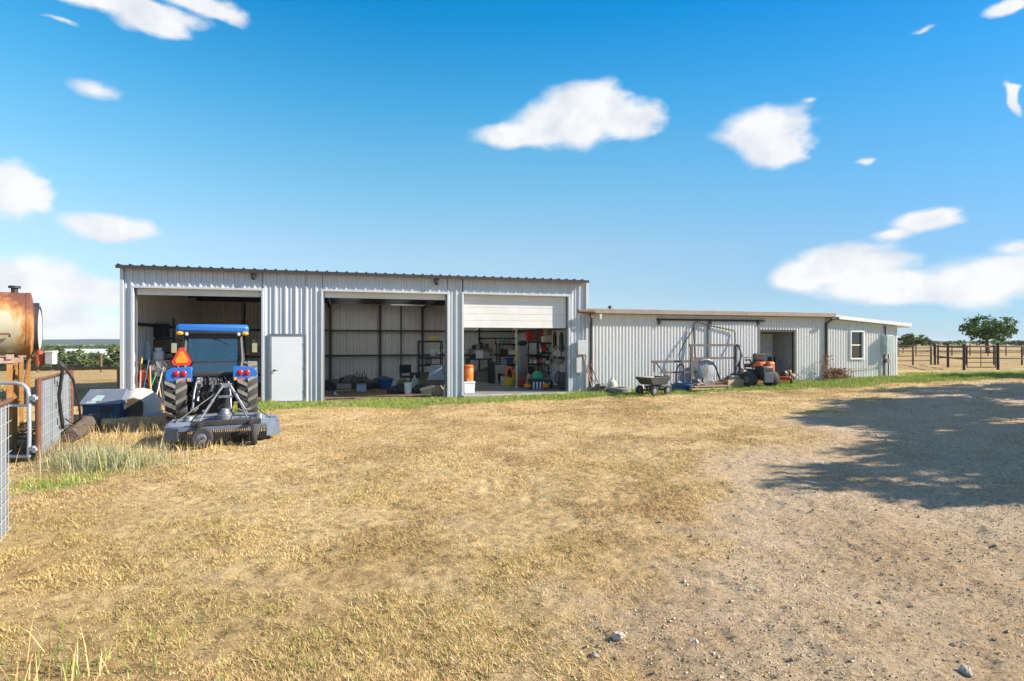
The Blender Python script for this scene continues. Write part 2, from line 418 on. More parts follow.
def np_mesh(name, co, faces, mats, attrs=None, smooth=False):
    me = bpy.data.meshes.new(name); k = faces.shape[1]
    me.vertices.add(len(co)); me.vertices.foreach_set('co', np.ascontiguousarray(co, dtype=np.float32).ravel())
    me.loops.add(faces.size); me.loops.foreach_set('vertex_index', np.ascontiguousarray(faces, dtype=np.int32).ravel())
    me.polygons.add(len(faces)); me.polygons.foreach_set('loop_start', np.arange(0, faces.size, k, dtype=np.int32))
    me.polygons.foreach_set('use_smooth', np.full(len(faces), smooth))
    me.update(calc_edges=True)
    for an, (typ, dat) in (attrs or {}).items():
        at = me.attributes.new(an, typ, 'POINT')
        at.data.foreach_set('color' if 'COLOR' in typ else 'value', np.ascontiguousarray(dat, dtype=np.float32).ravel())
    me.materials.append(mats)
    o = bpy.data.objects.new(name, me); COL.objects.link(o)
    return o
def ground_material():
    m = bpy.data.materials.new('dry_ground'); m.use_nodes = True
    nt = m.node_tree; N = nt.nodes; L = nt.links; b = N['Principled BSDF']; b.inputs['Roughness'].default_value = .95; b.inputs['Specular IOR Level'].default_value = .15
    tc = N.new('ShaderNodeTexCoord'); P = tc.outputs['Object']
    def noise(sc_, det=6, ro=.6):
        n = N.new('ShaderNodeTexNoise'); n.inputs['Scale'].default_value = sc_; n.inputs['Detail'].default_value = det; n.inputs['Roughness'].default_value = ro
        L.new(P, n.inputs['Vector']); return n.outputs[0]
    def ramp(f, *st):
        r = N.new('ShaderNodeValToRGB')
        for _ in st[2:]: r.color_ramp.elements.new(.5)
        for i, (p, c) in enumerate(st): r.color_ramp.elements[i].position = p; r.color_ramp.elements[i].color = (*c, 1)
        L.new(f, r.inputs[0]); return r.outputs[0]
    def mixc(f, a, c, mode='MIX'):
        n = N.new('ShaderNodeMix'); n.data_type = 'RGBA'; n.blend_type = mode
        if isinstance(f, float): n.inputs[0].default_value = f
        else: L.new(f, n.inputs[0])
        L.new(a, n.inputs[6]); L.new(c, n.inputs[7]); return n.outputs[2]
    def attr(n_):
        a = N.new('ShaderNodeAttribute'); a.attribute_name = n_; return a.outputs['Fac']
    straw = ramp(noise(9, 9, .72), (.32, (.24, .155, .07)), (.45, (.53, .375, .18)), (.60, (.74, .545, .28)), (.75, (.82, .65, .38)))
    big = ramp(noise(.45, 5, .6), (.35, (.66, .58, .50)), (.55, (1, 1, 1)), (.72, (1.0, .93, .82)))
    straw = mixc(.8, straw, big, 'MULTIPLY')
    grn = ramp(noise(14, 8, .7), (.3, (.10, .13, .035)), (.55, (.26, .30, .085)), (.75, (.46, .43, .16)))
    grav = ramp(noise(24, 10, .78), (.34, (.13, .088, .052)), (.42, (.44, .325, .205)), (.55, (.65, .495, .325)), (.70, (.80, .65, .465)))
    gbig = ramp(noise(.7, 6, .6), (.34, (.84, .76, .66)), (.60, (1, 1, 1)))
    grav = mixc(.85, grav, gbig, 'MULTIPLY')
    vor = N.new('ShaderNodeTexVoronoi'); vor.inputs['Scale'].default_value = 30; L.new(P, vor.inputs['Vector'])
    peb = ramp(vor.outputs['Distance'], (.05, (1.18, 1.16, 1.14)), (.45, (.92, .92, .92)))
    grav = mixc(.6, grav, peb, 'MULTIPLY')
    soil = ramp(noise(5, 8, .7), (.35, (.13, .095, .06)), (.65, (.30, .21, .12)))
    g = attr('gravel'); nb = noise(3.2, 8, .7)
    def edge(at, lo, hi):
        a = N.new('ShaderNodeMath'); a.operation = 'ADD'; L.new(at, a.inputs[0])
        s_ = N.new('ShaderNodeMath'); s_.operation = 'MULTIPLY_ADD'; L.new(nb, s_.inputs[0]); s_.inputs[1].default_value = 1.6; s_.inputs[2].default_value = -.8
        L.new(s_.outputs[0], a.inputs[1])
        r = N.new('ShaderNodeMapRange'); r.interpolation_type = 'SMOOTHSTEP'; L.new(a.outputs[0], r.inputs[0]); r.inputs[1].default_value = lo; r.inputs[2].default_value = hi
        return r.outputs[0]
    c = mixc(edge(g, .12, 1.0), straw, grav)
    c = mixc(edge(attr('green'), .28, .85), c, grn)
    c = mixc(attr('bare'), c, soil)
    past = N.new('ShaderNodeRGB'); past.outputs[0].default_value = (.72, .70, .64, 1); c = mixc(attr('pasture'), c, past.outputs[0], 'MULTIPLY')
    L.new(c, b.inputs['Base Color'])
    bp = N.new('ShaderNodeBump'); bp.inputs['Strength'].default_value = 1.0; bp.inputs['Distance'].default_value = .05
    mm = N.new('ShaderNodeMath'); mm.operation = 'ADD'; L.new(noise(30, 10, .8), mm.inputs[0]); L.new(noise(5, 5, .6), mm.inputs[1])
    L.new(mm.outputs[0], bp.inputs['Height']); L.new(bp.outputs[0], b.inputs['Normal'])
    return m
ground = np_mesh('ground', co, qs, ground_material(), {'gravel': ('FLOAT', mg), 'green': ('FLOAT', mgr), 'bare': ('FLOAT', mb_), 'pasture': ('FLOAT', pas)}, True)
tag(ground, kind='structure')
# exact ground height by bilinear lookup
def gsurf(x, y):
    x = np.atleast_1d(np.asarray(x, float)); y = np.atleast_1d(np.asarray(y, float))
    i = np.clip(np.searchsorted(gxs, x) - 1, 0, nx - 2); j = np.clip(np.searchsorted(gys, y) - 1, 0, ny - 2)
    tx = (x - gxs[i]) / (gxs[i + 1] - gxs[i]); ty = (y - gys[j]) / (gys[j + 1] - gys[j])
    return (zz[j, i] * (1 - tx) + zz[j, i + 1] * tx) * (1 - ty) + (zz[j + 1, i] * (1 - tx) + zz[j + 1, i + 1] * tx) * ty
def gh(x, y): return float(gsurf(x, y)[0])

# far hills on the horizon
hb = MB()
for (Y, amp, base, seed) in ((1900, 10, 6.0, 3), (2600, 12, 9.5, 9)):
    xs = np.linspace(-4200, 4200, 160); h = base + amp * (fbm(xs / 420, xs * 0 + seed, seed, 4) - .45) + 1.5 * (fbm(xs / 30, xs * 0, seed + 4, 2) - .5) + 6 * sstep(-300, -1400, xs)
    vs = []; fs = []
    for i, x in enumerate(xs): vs += [(x, Y - 160, -6), (x, Y, h[i]), (x, Y + 200, -8)]
    for i in range(len(xs) - 1):
        for k in (0, 1): fs.append((3 * i + k, 3 * i + 3 + k, 3 * i + 4 + k, 3 * i + 1 + k))
    hb.add(vs, fs)
tag(hb.build('hills', mat('wooded_hills', (.05, .075, .04), .95, 0, (.035, .052, .03), .02, .5, spec=.1)), kind='structure')

# ------------------------------------------------------------------ grass (nobody could count it)
def leaf_mat(name, tr=.25, rough=.7):
    m = bpy.data.materials.new(name); m.use_nodes = True; N = m.node_tree.nodes; L = m.node_tree.links; N.clear()
    a = N.new('ShaderNodeAttribute'); a.attribute_name = 'tint'
    d = N.new('ShaderNodeBsdfDiffuse'); t = N.new('ShaderNodeBsdfTranslucent'); mx = N.new('ShaderNodeMixShader'); mx.inputs[0].default_value = tr
    o = N.new('ShaderNodeOutputMaterial')
    L.new(a.outputs['Color'], d.inputs[0]); L.new(a.outputs['Color'], t.inputs[0]); L.new(d.outputs[0], mx.inputs[1]); L.new(t.outputs[0], mx.inputs[2]); L.new(mx.outputs[0], o.inputs[0])
    return m
GRASSM = leaf_mat('grass_blades', .22)
STRAW = np.array([(.85, .615, .295), (.72, .495, .21), (.91, .715, .40), (.41, .26, .105), (.79, .565, .26), (.20, .125, .055), (.60, .455, .195), (.87, .655, .335)])
GREEN = np.array([(.22, .32, .055), (.32, .42, .09), (.42, .45, .13), (.15, .23, .045), (.50, .46, .18)])
def blades(x, y, length, width, lean, tint, name, mid=False):
    n = len(x); az_ = RNG.uniform(0, 2 * PI, n); fa = az_ + RNG.normal(PI / 2, .5, n)
    z = gsurf(x, y) - .004
    d = np.stack([np.cos(az_) * np.sin(lean), np.sin(az_) * np.sin(lean), np.cos(lean)], -1)
    w = np.stack([np.cos(fa), np.sin(fa), np.zeros(n)], -1) * (width / 2)[:, None]
    p = np.stack([x, y, z], -1)
    if not mid:
        v = np.stack([p - w, p + w, p + d * length[:, None]], 1).reshape(-1, 3)
        f = np.arange(3 * n).reshape(n, 3); k = 3
    else:
        q = p + d * (length * .55)[:, None]
        d2 = d.copy(); d2[:, 2] -= .45; d2 /= np.linalg.norm(d2, axis=1)[:, None]
        t_ = q + d2 * (length * .45)[:, None]
        v = np.stack([p - w, p + w, q + w * .7, q - w * .7, t_], 1).reshape(-1, 3)
        b0 = np.arange(n) * 5
        f = np.concatenate([np.stack([b0, b0 + 1, b0 + 2], -1), np.stack([b0, b0 + 2, b0 + 3], -1), np.stack([b0 + 3, b0 + 2, b0 + 4], -1)]); k = 5
    col = np.repeat(np.concatenate([tint, np.ones((n, 1))], 1), k, 0)
    o = np_mesh(name, v, f, GRASSM, {'tint': ('FLOAT_COLOR', col)})
    return o
def lawn(n):
    u = RNG.random(n); e_ = .25; y0, y1 = 2.5, 27.
    y = (y0 ** e_ + u * (y1 ** e_ - y0 ** e_)) ** (1 / e_)
    x = RNG.uniform(-1, 1, n) * (.97 * y + .8)
    g, gr, ba = masks(x, y); s, b = shed_sb(x, y)
    clump = fbm(x * 2.2, y * 2.2, 55, 4); patch = fbm(x * .5, y * .5, 61, 4)
    keep = RNG.random(n) < (1 - .93 * sstep(.10, .95, g + 1.1 * (clump - .5))) * (1 - ba) * (.35 + 1.0 * sstep(.35, .6, clump))
    keep &= ~((b > -.03) & (s > -.1) & (s < 30))
    keep &= RNG.random(n) < np.where(b > 0, .6, 1)
    x, y, gr, clump, patch, g = (a[keep] for a in (x, y, gr, clump, patch, g)); n = len(x)
    isg = RNG.random(n) < np.clip(gr * 1.15 + .05, 0, .97)
    tint = STRAW[RNG.integers(0, len(STRAW), n)] * RNG.uniform(.8, 1.12, (n, 1))
    tint = tint * (.75 + .29 * sstep(.35, .62, patch))[:, None]
    brown = sstep(.54, .66, fbm(x * .8 + 31, y * .8, 91, 4))[:, None]; tint = tint * (1 - brown * np.array([.30, .36, .34]))
    tg = GREEN[RNG.integers(0, len(GREEN), n)] * RNG.uniform(.85, 1.15, (n, 1))
    tg = np.where((gr > .4)[:, None], tg, tg * .42 + np.array([.38, .275, .10]))
    tint = np.where(isg[:, None], tg, tint)
    _, b = shed_sb(x, y); tall = isg & (gr > .4) & (b > -5)
    length = RNG.uniform(.016, .045, n) * (.75 + .6 * sstep(.42, .65, clump)) * (1 + y / 35) * np.where(tall, 1.9, 1)
    width = RNG.uniform(.0022, .0042, n) * (1 + y / 5)
    lean = np.clip(RNG.normal(1.1, .30, n), .05, 1.52); lean = np.where(tall, lean * .6, lean)
    return blades(x, y, length, width, lean, tint, 'grass')
tag(lawn(GRASS_N), 'short dry straw coloured grass covering the yard, green along the walls', 'grass', kind='stuff')
# taller weeds by the gate and stray stalks in the near left corner
def weeds():
    X = []; Y = []; Ln = []; Tn = []; Wd = []
    def spot(cx, cy, sx, sy, n, l0, l1, pal):
        X.append(RNG.normal(cx, sx, n)); Y.append(RNG.normal(cy, sy, n)); Ln.append(RNG.uniform(l0, l1, n)); Wd.append(RNG.uniform(.006, .011, n))
        Tn.append(pal[RNG.integers(0, len(pal), n)] * RNG.uniform(.8, 1.15, (n, 1)))
    palm = np.array([(.34, .36, .17), (.45, .43, .24), (.26, .30, .12), (.58, .52, .32), (.40, .40, .26)])
    spot(-6.0, 8.6, .45, .30, 800, .14, .44, palm); spot(-6.7, 8.9, .25, .25, 500, .15, .42, palm); spot(-6.2, 8.7, .5, .35, 50, .35, .55, STRAW)
    spot(-7.7, 11.3, .7, .4, 260, .10, .34, STRAW); spot(-8.4, 12.4, .6, .5, 200, .10, .34, STRAW)
    spot(-5.9, 9.9, .7, .3, 260, .08, .22, STRAW); spot(-6.0, 7.5, .35, .3, 500, .06, .15, GREEN)
    spot(-8.0, 9.6, .5, .5, 800, .1, .3, np.array([(.20, .13, .08), (.32, .24, .14), (.14, .10, .06)]))
    spot(-2.6, 2.95, .3, .25, 90, .10, .34, STRAW); spot(-2.5, 3.1, .3, .3, 120, .05, .14, GREEN); spot(-.8, 3.0, .6, .4, 260, .03, .08, GREEN)
    x, y, l, t, w = (np.concatenate(a) for a in (X, Y, Ln, Tn, Wd))
    return blades(x, y, l, w, np.abs(RNG.normal(.3, .25, len(x))), t, 'tall_grass', True)
tag(weeds(), 'taller grey green and straw weeds by the gate post', 'grass', kind='stuff')
# gravel stones
def stones():
    n = 46000; y = (2.6 ** .5 + RNG.random(n) * (18 ** .5 - 2.6 ** .5)) ** 2; x = RNG.uniform(-.6, 1, n) * (.97 * y + .5)
    g, gr, ba = masks(x, y); k = RNG.random(n) < sstep(.2, .85, g) * (.18 + .8 * sstep(.45, .65, fbm(x * .9, y * .9, 77, 3)))
    x, y = x[k], y[k]; n = len(x); r = RNG.uniform(.003, .0075, n) * (1 + 1.2 * (RNG.random(n) < .05)) * (1 + y / 14)
    dirs = np.array([(1, 0, 0), (0, 1, 0), (-1, 0, 0), (0, -1, 0), (0, 0, .8), (0, 0, -.6)], float)
    fc = np.array([(0, 1, 4), (1, 2, 4), (2, 3, 4), (3, 0, 4), (1, 0, 5), (2, 1, 5), (3, 2, 5), (0, 3, 5)])
    v = dirs[None] * RNG.uniform(.55, 1.3, (n, 6, 1)) * r[:, None, None]
    a = RNG.uniform(0, 2 * PI, n); ca, sa = np.cos(a)[:, None], np.sin(a)[:, None]
    v = np.stack([v[..., 0] * ca - v[..., 1] * sa, v[..., 0] * sa + v[..., 1] * ca, v[..., 2]], -1)
    v = v + np.stack([x, y, gsurf(x, y) + r * .25], -1)[:, None]
    f = (fc[None] + (np.arange(n) * 6)[:, None, None]).reshape(-1, 3)
    c = np.array([(.54, .41, .27), (.42, .30, .19), (.64, .51, .36), (.25, .17, .105), (.58, .47, .34)])[RNG.integers(0, 5, n)]
    col = np.repeat(np.concatenate([c, np.ones((n, 1))], 1), 6, 0)
    return np_mesh('gravel_stones', v.reshape(-1, 3), f, leaf_mat('stone', 0.), {'tint': ('FLOAT_COLOR', col)})
tag(stones(), 'loose grey gravel scattered over the drive', 'gravel', kind='stuff')
ROCK = mat('limestone_rock', (.48, .42, .33), .9, 0, (.32, .27, .20), 8, .6, bump=.5)
for k, (px, py, r, lab) in enumerate(((618, 638, .045, 'pale grey rock sitting alone on the drive nearest the dry grass'), (966, 667, .04, 'pale grey rock on the drive in the near right corner'), (596, 652, .03, 'small dark grey rock half buried beside the dry lawn edge'))):
    Yr = CAMZ * FPX / (py - HZ) * .985; p = at_y(px, Yr); p.z = gh(p.x, p.y)
    q = MB(); q.ball((0, 0, r * .35), (r, r * .75, r * .6), 9, 6).jitter(r * .16, k + 3)
    solo(q, 'rock', ROCK, lab, 'rock', p, k * 1.3, ang=25)

# ------------------------------------------------------------------ trees
TREEM = leaf_mat('tree_leaves', .3); BARK = mat('bark', (.14, .11, .085), .95, 0, (.08, .06, .045), 7, .5, bump=.5)
def crown_mesh(name, lobes, n, leaf, pal, seed, parent, flat=1.):
    rg = np.random.default_rng(seed); vs = []; ts = []
    wts = np.array([l[3] ** 2 for l in lobes]); wts = wts / wts.sum()
    for (cx, cy, cz, r), wt in zip(lobes, wts):
        k = int(n * wt); nc = max(6, k // 26)
        d = rg.normal(size=(nc, 3)); d /= np.linalg.norm(d, axis=1)[:, None]
        rr = r * rg.uniform(.45, 1.0, (nc, 1)) ** .6
        c = np.array([cx, cy, cz]) + d * rr * np.array([1, 1, flat])
        cs = c[rg.integers(0, nc, k)] + rg.normal(size=(k, 3)) * r * .13
        vs.append(cs)
        tb = rg.uniform(.75, 1.2, nc)[rg.integers(0, nc, k)]
        ts.append(pal[rg.integers(0, len(pal), k)] * tb[:, None])
    c = np.concatenate(vs); t = np.concatenate(ts); n = len(c)
    a = rg.normal(size=(n, 3)); a /= np.linalg.norm(a, axis=1)[:, None]
    b = np.cross(a, rg.normal(size=(n, 3))); b /= np.linalg.norm(b, axis=1)[:, None]
    l = leaf * rg.uniform(.6, 1.3, (n, 1))
    v = np.stack([c - a * l, c + b * l * .55, c + a * l, c - b * l * .55], 1).reshape(-1, 3)
    f = np.arange(4 * n).reshape(n, 4)
    o = np_mesh(name, v, f, TREEM, {'tint': ('FLOAT_COLOR', np.repeat(np.concatenate([t, np.ones((n, 1))], 1), 4, 0))})
    o.parent = parent; return o
LIVE = np.array([(.060, .105, .028), (.085, .135, .035), (.045, .08, .024), (.11, .155, .045)])
MESQ = np.array([(.11, .15, .055), (.15, .185, .07), (.075, .11, .04), (.19, .21, .09)])
def tree(name, label, loc, h, r, n, leaf, pal, seed, group=None, nl=7, trunk=.25, flat=.75):
    rg = random.Random(seed); t = T(name, label, 'tree', loc, 0, group)
    lobes = [(0, 0, h - r * .52 * flat, r * .55)]
    tk = MB(); top = Vector((rg.uniform(-.1, .1) * h, 0, h * .45))
    tk.tube([(0, 0, -.2), (top.x * .4, 0, h * .2), tuple(top)], [trunk, trunk * .75, trunk * .55], 9)
    for i in range(nl):
        a = 2 * PI * i / nl + rg.uniform(-.3, .3); q = r * rg.uniform(.5, .72)
        c = (math.cos(a) * q, math.sin(a) * q, h * rg.uniform(.46, .80))
        lobes.append((*c, r * rg.uniform(.36, .52)))
        tk.tube([tuple(top * .8), (c[0] * .5, c[1] * .5, (top.z + c[2]) / 2 * .97), c], [trunk * .45, trunk * .28, trunk * .08], 6)
    tk.build('trunk', BARK, t)
    crown_mesh('crown', lobes, n, leaf, pal, seed, t, flat)
    return t
# the live oak that stands beyond the right fence
p = at_y(988, 78); tree('oak_tree', 'spreading green oak standing alone beyond the right pipe fence', p, hz(317, 78) - p.z, 2.95, 4200, .17, LIVE * 1.4, 4, nl=11, trunk=.3)
# a row of trees out of frame on the right: the shade across the drive
for k, (tx, ty, th, tr) in enumerate((tx_ + 1.5, ty_, th_, tr_) for tx_, ty_, th_, tr_ in ((15.3, 7.0, 7.3, 2.3), (18.4, 8.6, 7.8, 2.6), (17.9, 12.4, 7.2, 2.4), (20.6, 15.0, 7.4, 2.5), (23.4, 18.0, 7.4, 2.3), (28.2, 23.7, 7.0, 1.9), (20.6, 6.4, 8.4, 2.7))):
    z_ = gh(tx, ty)
    if k == 0: shade0 = tree('shade_tree', 'leafy tree in the row along the right of the drive that throws the long shade', (tx, ty, z_), th, tr, 9000, .13, LIVE, 20, 'trees right of the drive', 8)
    else: dup(shade0, (tx, ty, z_), k * 1.1, None, (tr / 2.3, tr / 2.3, th / 7.3))
# mesquite and cedar beyond the left field
protos = []
far_lab = 'bushy green tree among the others beyond the left field'
spots = []
rg = random.Random(5)
for k in range(30):
    Y = rg.uniform(72, 150); px = rg.uniform(-25, 126); spots.append((px, Y, rg.uniform(.75, 1.3)))
for k, (px, Y, scl) in enumerate(spots):
    p = at_y(px, Y); p.z = gh(p.x, p.y)
    if k < 3:
        protos.append(tree('mesquite_tree', far_lab, p, 3.6 + .5 * k, 2.2 + .3 * k, 1500, .24, MESQ * 1.1, 30 + k, 'trees beyond the left field', 6, .14))
    else: dup(protos[k % 3], p, k * 1.7, None, (scl, scl, scl * rg.uniform(.8, 1.05)))
p = at_y(120, 66); p.z = gh(p.x, p.y); dup(protos[2], p, .5, 'taller bushy tree half hidden behind the shed corner post', (.7, .7, .85))
for k, (px, Y, s_) in enumerate(((903, 80, .40), (913, 72, .60), (930, 150, .42), (947, 170, .42), (1012, 160, .42), (1022, 150, .45))):
    p = at_y(px, Y); p.z = gh(p.x, p.y)
    o = dup(protos[k % 3], p, k * .9, 'round green bush beside the end of the long white building' if k == 1 else 'low green bush on the horizon beyond the right fence', (s_ * 1.5, s_ * 1.5, s_ * 1.0))
    o.name = 'bush'; o['category'] = 'bush'
    if k != 1: o['group'] = 'bushes beyond the right fence'
    else: o['group'] = 'bush by the building'
def wood_mass(name, x0, x1, y0, y1, n, hmin, hmax, seed):
    rg_ = np.random.default_rng(seed); k = n // 40
    y = rg_.uniform(y0, y1, k); x = rg_.uniform(x0, x1, k) * y
    h = rg_.uniform(hmin, hmax, k); c = np.stack([x, y, gsurf(x, y) + h * .45], -1)
    i = rg_.integers(0, k, n); d = rg_.normal(size=(n, 3)); d /= np.linalg.norm(d, axis=1)[:, None]
    P_ = c[i] + d * (h[i] * .5)[:, None] * np.array([1.3, 1.3, 1]) * rg_.uniform(.6, 1, (n, 1))
    a = rg_.normal(size=(n, 3)); a /= np.linalg.norm(a, axis=1)[:, None]; b = np.cross(a, rg_.normal(size=(n, 3))); b /= np.linalg.norm(b, axis=1)[:, None]
    l = (h[i] * .2)[:, None]
    v = np.stack([P_ - a * l, P_ + b * l * .6, P_ + a * l, P_ - b * l * .6], 1).reshape(-1, 3)
    t = LIVE[rg_.integers(0, 4, n)] * 1.1
    return np_mesh(name, v, np.arange(4 * n).reshape(n, 4), TREEM, {'tint': ('FLOAT_COLOR', np.repeat(np.concatenate([t, np.ones((n, 1))], 1), 4, 0))})
tag(wood_mass('woodland', -1.05, -.62, 190, 900, 26000, 2.5, 5, 1), 'far dark green woodland below the left hills', 'woodland', kind='stuff')
tag(wood_mass('treeline', .45, 1.15, 260, 1100, 16000, 1.4, 3.0, 2), 'dark line of far scrub beyond the right pasture', 'woodland', kind='stuff')
# ------------------------------------------------------------------ the metal shed
def corr(mb, s0, s1, z0, z1, y, out=-1, prof='R', along='x'):
    """ribbed sheet; along x at y (or along y at x)"""
    if prof == 'R': pitch = .305; P = [(0, 0), (.026, .042), (.066, .042), (.092, 0), (.170, 0), (.184, .018), (.206, .018), (.220, 0)]
    else: pitch = .137; P = [(0, 0), (.018, .032), (.062, .032), (.080, 0)]
    pts = []
    k = math.floor(s0 / pitch) - 1
    raw = []
    while k * pitch < s1 + pitch:
        raw += [(k * pitch + a, d) for a, d in P]; k += 1
    def val(s):
        for (a, d), (b, e) in zip(raw, raw[1:]):
            if a <= s <= b: return d + (e - d) * (s - a) / (b - a) if b > a else d
        return 0
    pts = [(s0, val(s0))] + [q for q in raw if s0 + 1e-4 < q[0] < s1 - 1e-4] + [(s1, val(s1))]
    f0 = z0 if callable(z0) else (lambda s: z0); f1 = z1 if callable(z1) else (lambda s: z1)
    vs = []
    for s, d in pts:
        xy = (s, y + out * d) if along == 'x' else (y + out * d, s)
        vs += [(*xy, f0(s)), (*xy, f1(s))]
    return mb.add(vs, [(2 * i, 2 * i + 2, 2 * i + 3, 2 * i + 1) for i in range(len(pts) - 1)])
SL = 14.95; SD = 9.15; TOPF, TOPB = 4.08, 3.86
BAYS = [(.41, 3.92, 3.50), (5.746, 9.79, 3.53), (10.35, 14.24, 3.55)]
DS0, DS1, DH = 4.20, 5.18, 2.10
shed = T('metal_shed', 'tall grey ribbed metal shed with three wide bay openings', 'shed', W(0, 0, 0), YAW)
m = MB()
for a, b in ((.13, .41), (3.92, DS0 - .04), (DS1 + .04, 5.746), (9.79, 10.35), (14.24, SL)): corr(m, a, b, -.06, TOPF, 0)
corr(m, DS0 - .04, DS1 + .04, DH + .05, TOPF, 0)
for (a, b, h) in BAYS: corr(m, a, b, h + .07, TOPF, 0)
m.build('front_wall', GALV, shed, ang=20)
zt = lambda b: TOPF + (TOPB - TOPF) * b / SD
for x_, o_ in ((.13, -1), (SL, 1)):
    m = MB(); corr(m, 0, SD, -.06, zt, x_, o_, 'R', 'y'); m.build('end_wall', INNER, shed, ang=20)
m = MB(); corr(m, .13, SL, -.06, TOPB, SD, 1); m.build('back_wall', INNER, shed, ang=20)
# corner and opening trim
m = MB()
for x in (.10, SL + .005): m.box((x + .012, -.022, 2.0), (.09, .10, 4.14))
for (a, b, h) in BAYS:
    m.box((a - .03, -.02, h / 2 - .03), (.07, .11, h + .06)); m.box((b + .03, -.02, h / 2 - .03), (.07, .11, h + .06))
    m.box(((a + b) / 2, -.022, h + .04), (b - a + .13, .105, .075))
m.build('corner_trim', GALV, shed, bevel=.006)
m = MB()
for x in (DS0 - .035, DS1 + .035): m.box((x, -.03, DH / 2), (.06, .12, DH))
m.box(((DS0 + DS1) / 2, -.03, DH + .03), (DS1 - DS0 + .13, .12, .06))
dt = m.build('door_frame', STEEL, shed, bevel=.004)
m = MB(); m.box(((DS0 + DS1) / 2, -.045, DH / 2 + .01), (DS1 - DS0 - .015, .045, DH - .02)); door = m.build('door', DOORW, shed, bevel=.004)
m = MB(); m.cyl((DS0 + .09, -.067, 1.0), (DS0 + .09, -.12, 1.0), .018); m.box((DS0 + .135, -.12, 1.0), (.12, .018, .022)); m.cyl((DS0 + .09, -.067, 1.0), (DS0 + .09, -.078, 1.0), .035)
m.build('handle', DKSTEEL, door, bevel=.003)
# frames inside
m = MB()
for b in (SD - .12,):
    for z in (1.25, 2.45): m.box((SL / 2, b + .03, z), (SL - .3, .055, .08))
for s in (2.0, 5.75, 8.05, 9.05, 10.1, 13.0): m.box((s, SD - .14, zt(SD) / 2 - .1), (.11 if s in (5.75, 8.05, 10.1) else .06, .10, zt(SD) - .14))
for x in (.25, SL - .12):
    for z in (1.25, 2.45): m.box((x, SD / 2, z), (.055, SD - .5, .10))
for s in (.28, 3.98, 5.66, 9.86, 10.28, SL - .16): m.box((s, .16, 1.9), (.12, .16, 3.8))
m.build('frame_post', DKSTEEL, shed)
m = MB()
for k in range(7):
    b = .5 + k * 1.35; m.box((SL / 2, b, zt(b) - .09), (SL - .1, .06, .15))
for s in (5.72, 10.1): 
    m.add([(s - .06, .3, 3.72), (s + .06, .3, 3.72), (s + .06, SD - .2, 3.55), (s - .06, SD - .2, 3.55), (s - .06, .3, 3.95), (s + .06, .3, 3.95), (s + .06, SD - .2, 3.76), (s - .06, SD - .2, 3.76)], [(0, 1, 2, 3), (4, 5, 6, 7), (0, 1, 5, 4), (1, 2, 6, 5), (2, 3, 7, 6), (3, 0, 4, 7)])
m.build('purlin', DKSTEEL, shed)
# roof: ribbed steel, plus unseen translucent panels added to brighten the bays
zr = lambda b: 4.115 + (TOPB - TOPF) * b / SD
FILL_STRIPS = [(6.1, 7.05), (8.3, 9.25), (12.0, 12.95)]
def roof_strip(mm, a, b, y0, y1, t=.03):
    mm.add([(a, y0, zr(y0)), (b, y0, zr(y0)), (b, y1, zr(y1)), (a, y1, zr(y1)), (a, y0, zr(y0) + t), (b, y0, zr(y0) + t), (b, y1, zr(y1) + t), (a, y1, zr(y1) + t)],
      [(0, 1, 2, 3), (4, 5, 6, 7), (0, 1, 5, 4), (1, 2, 6, 5), (2, 3, 7, 6), (3, 0, 4, 7)])
m = MB(); edge = .01
for (a, b) in FILL_STRIPS:
    roof_strip(m, edge, a, -.24, SD + .2); roof_strip(m, a, b, -.24, 1.0); roof_strip(m, a, b, 8.6, SD + .2); edge = b
roof_strip(m, edge, SL + .03, -.24, SD + .2)
s = .08
while s < SL:
    b0, b1 = -.25, SD + .21
    if any(a - .05 < s < b + .05 for a, b in FILL_STRIPS): b1 = .98
    m.add([(s - .04, b0, zr(b0) + .028), (s + .04, b0, zr(b0) + .028), (s + .018, b0, zr(b0) + .066), (s - .018, b0, zr(b0) + .066),
           (s - .04, b1, zr(b1) + .028), (s + .04, b1, zr(b1) + .028), (s + .018, b1, zr(b1) + .066), (s - .018, b1, zr(b1) + .066)],
          [(0, 1, 2, 3), (4, 5, 6, 7), (1, 5, 6, 2), (2, 6, 7, 3), (3, 7, 4, 0)])
    s += .305
m.box((SL / 2 + .02, -.235, zr(-.24) - .035), (SL + .02, .02, .07))
FIB = bpy.data.materials.new('translucent_fill'); FIB.use_nodes = True; FN = FIB.node_tree.nodes; FL = FIB.node_tree.links; FN.clear()
fo = FN.new('ShaderNodeOutputMaterial'); ft = FN.new('ShaderNodeBsdfTranslucent'); ft.inputs[0].default_value = (.86, .87, .84, 1); FL.new(ft.outputs[0], fo.inputs[0])
for (a, b) in FILL_STRIPS:
    q = MB(); q.add([(a, 1.0, zr(1.0) + .012), (b, 1.0, zr(1.0) + .012), (b, 8.6, zr(8.6) + .012), (a, 8.6, zr(8.6) + .012)], [(0, 1, 2, 3)]); q.build('added_fill_panel', FIB, shed)
roof = m.build('roof', ROOFB, shed)
m = MB()
for s in (3.7, 9.4): m = MB(); m.box((s, -.16, 3.98), (.16, .10, .10)); m.cyl((s, -.16, 3.935), (s, -.2, 3.86), .05, .07, 10); m.build('flood_light', BLACK, shed, bevel=.01)
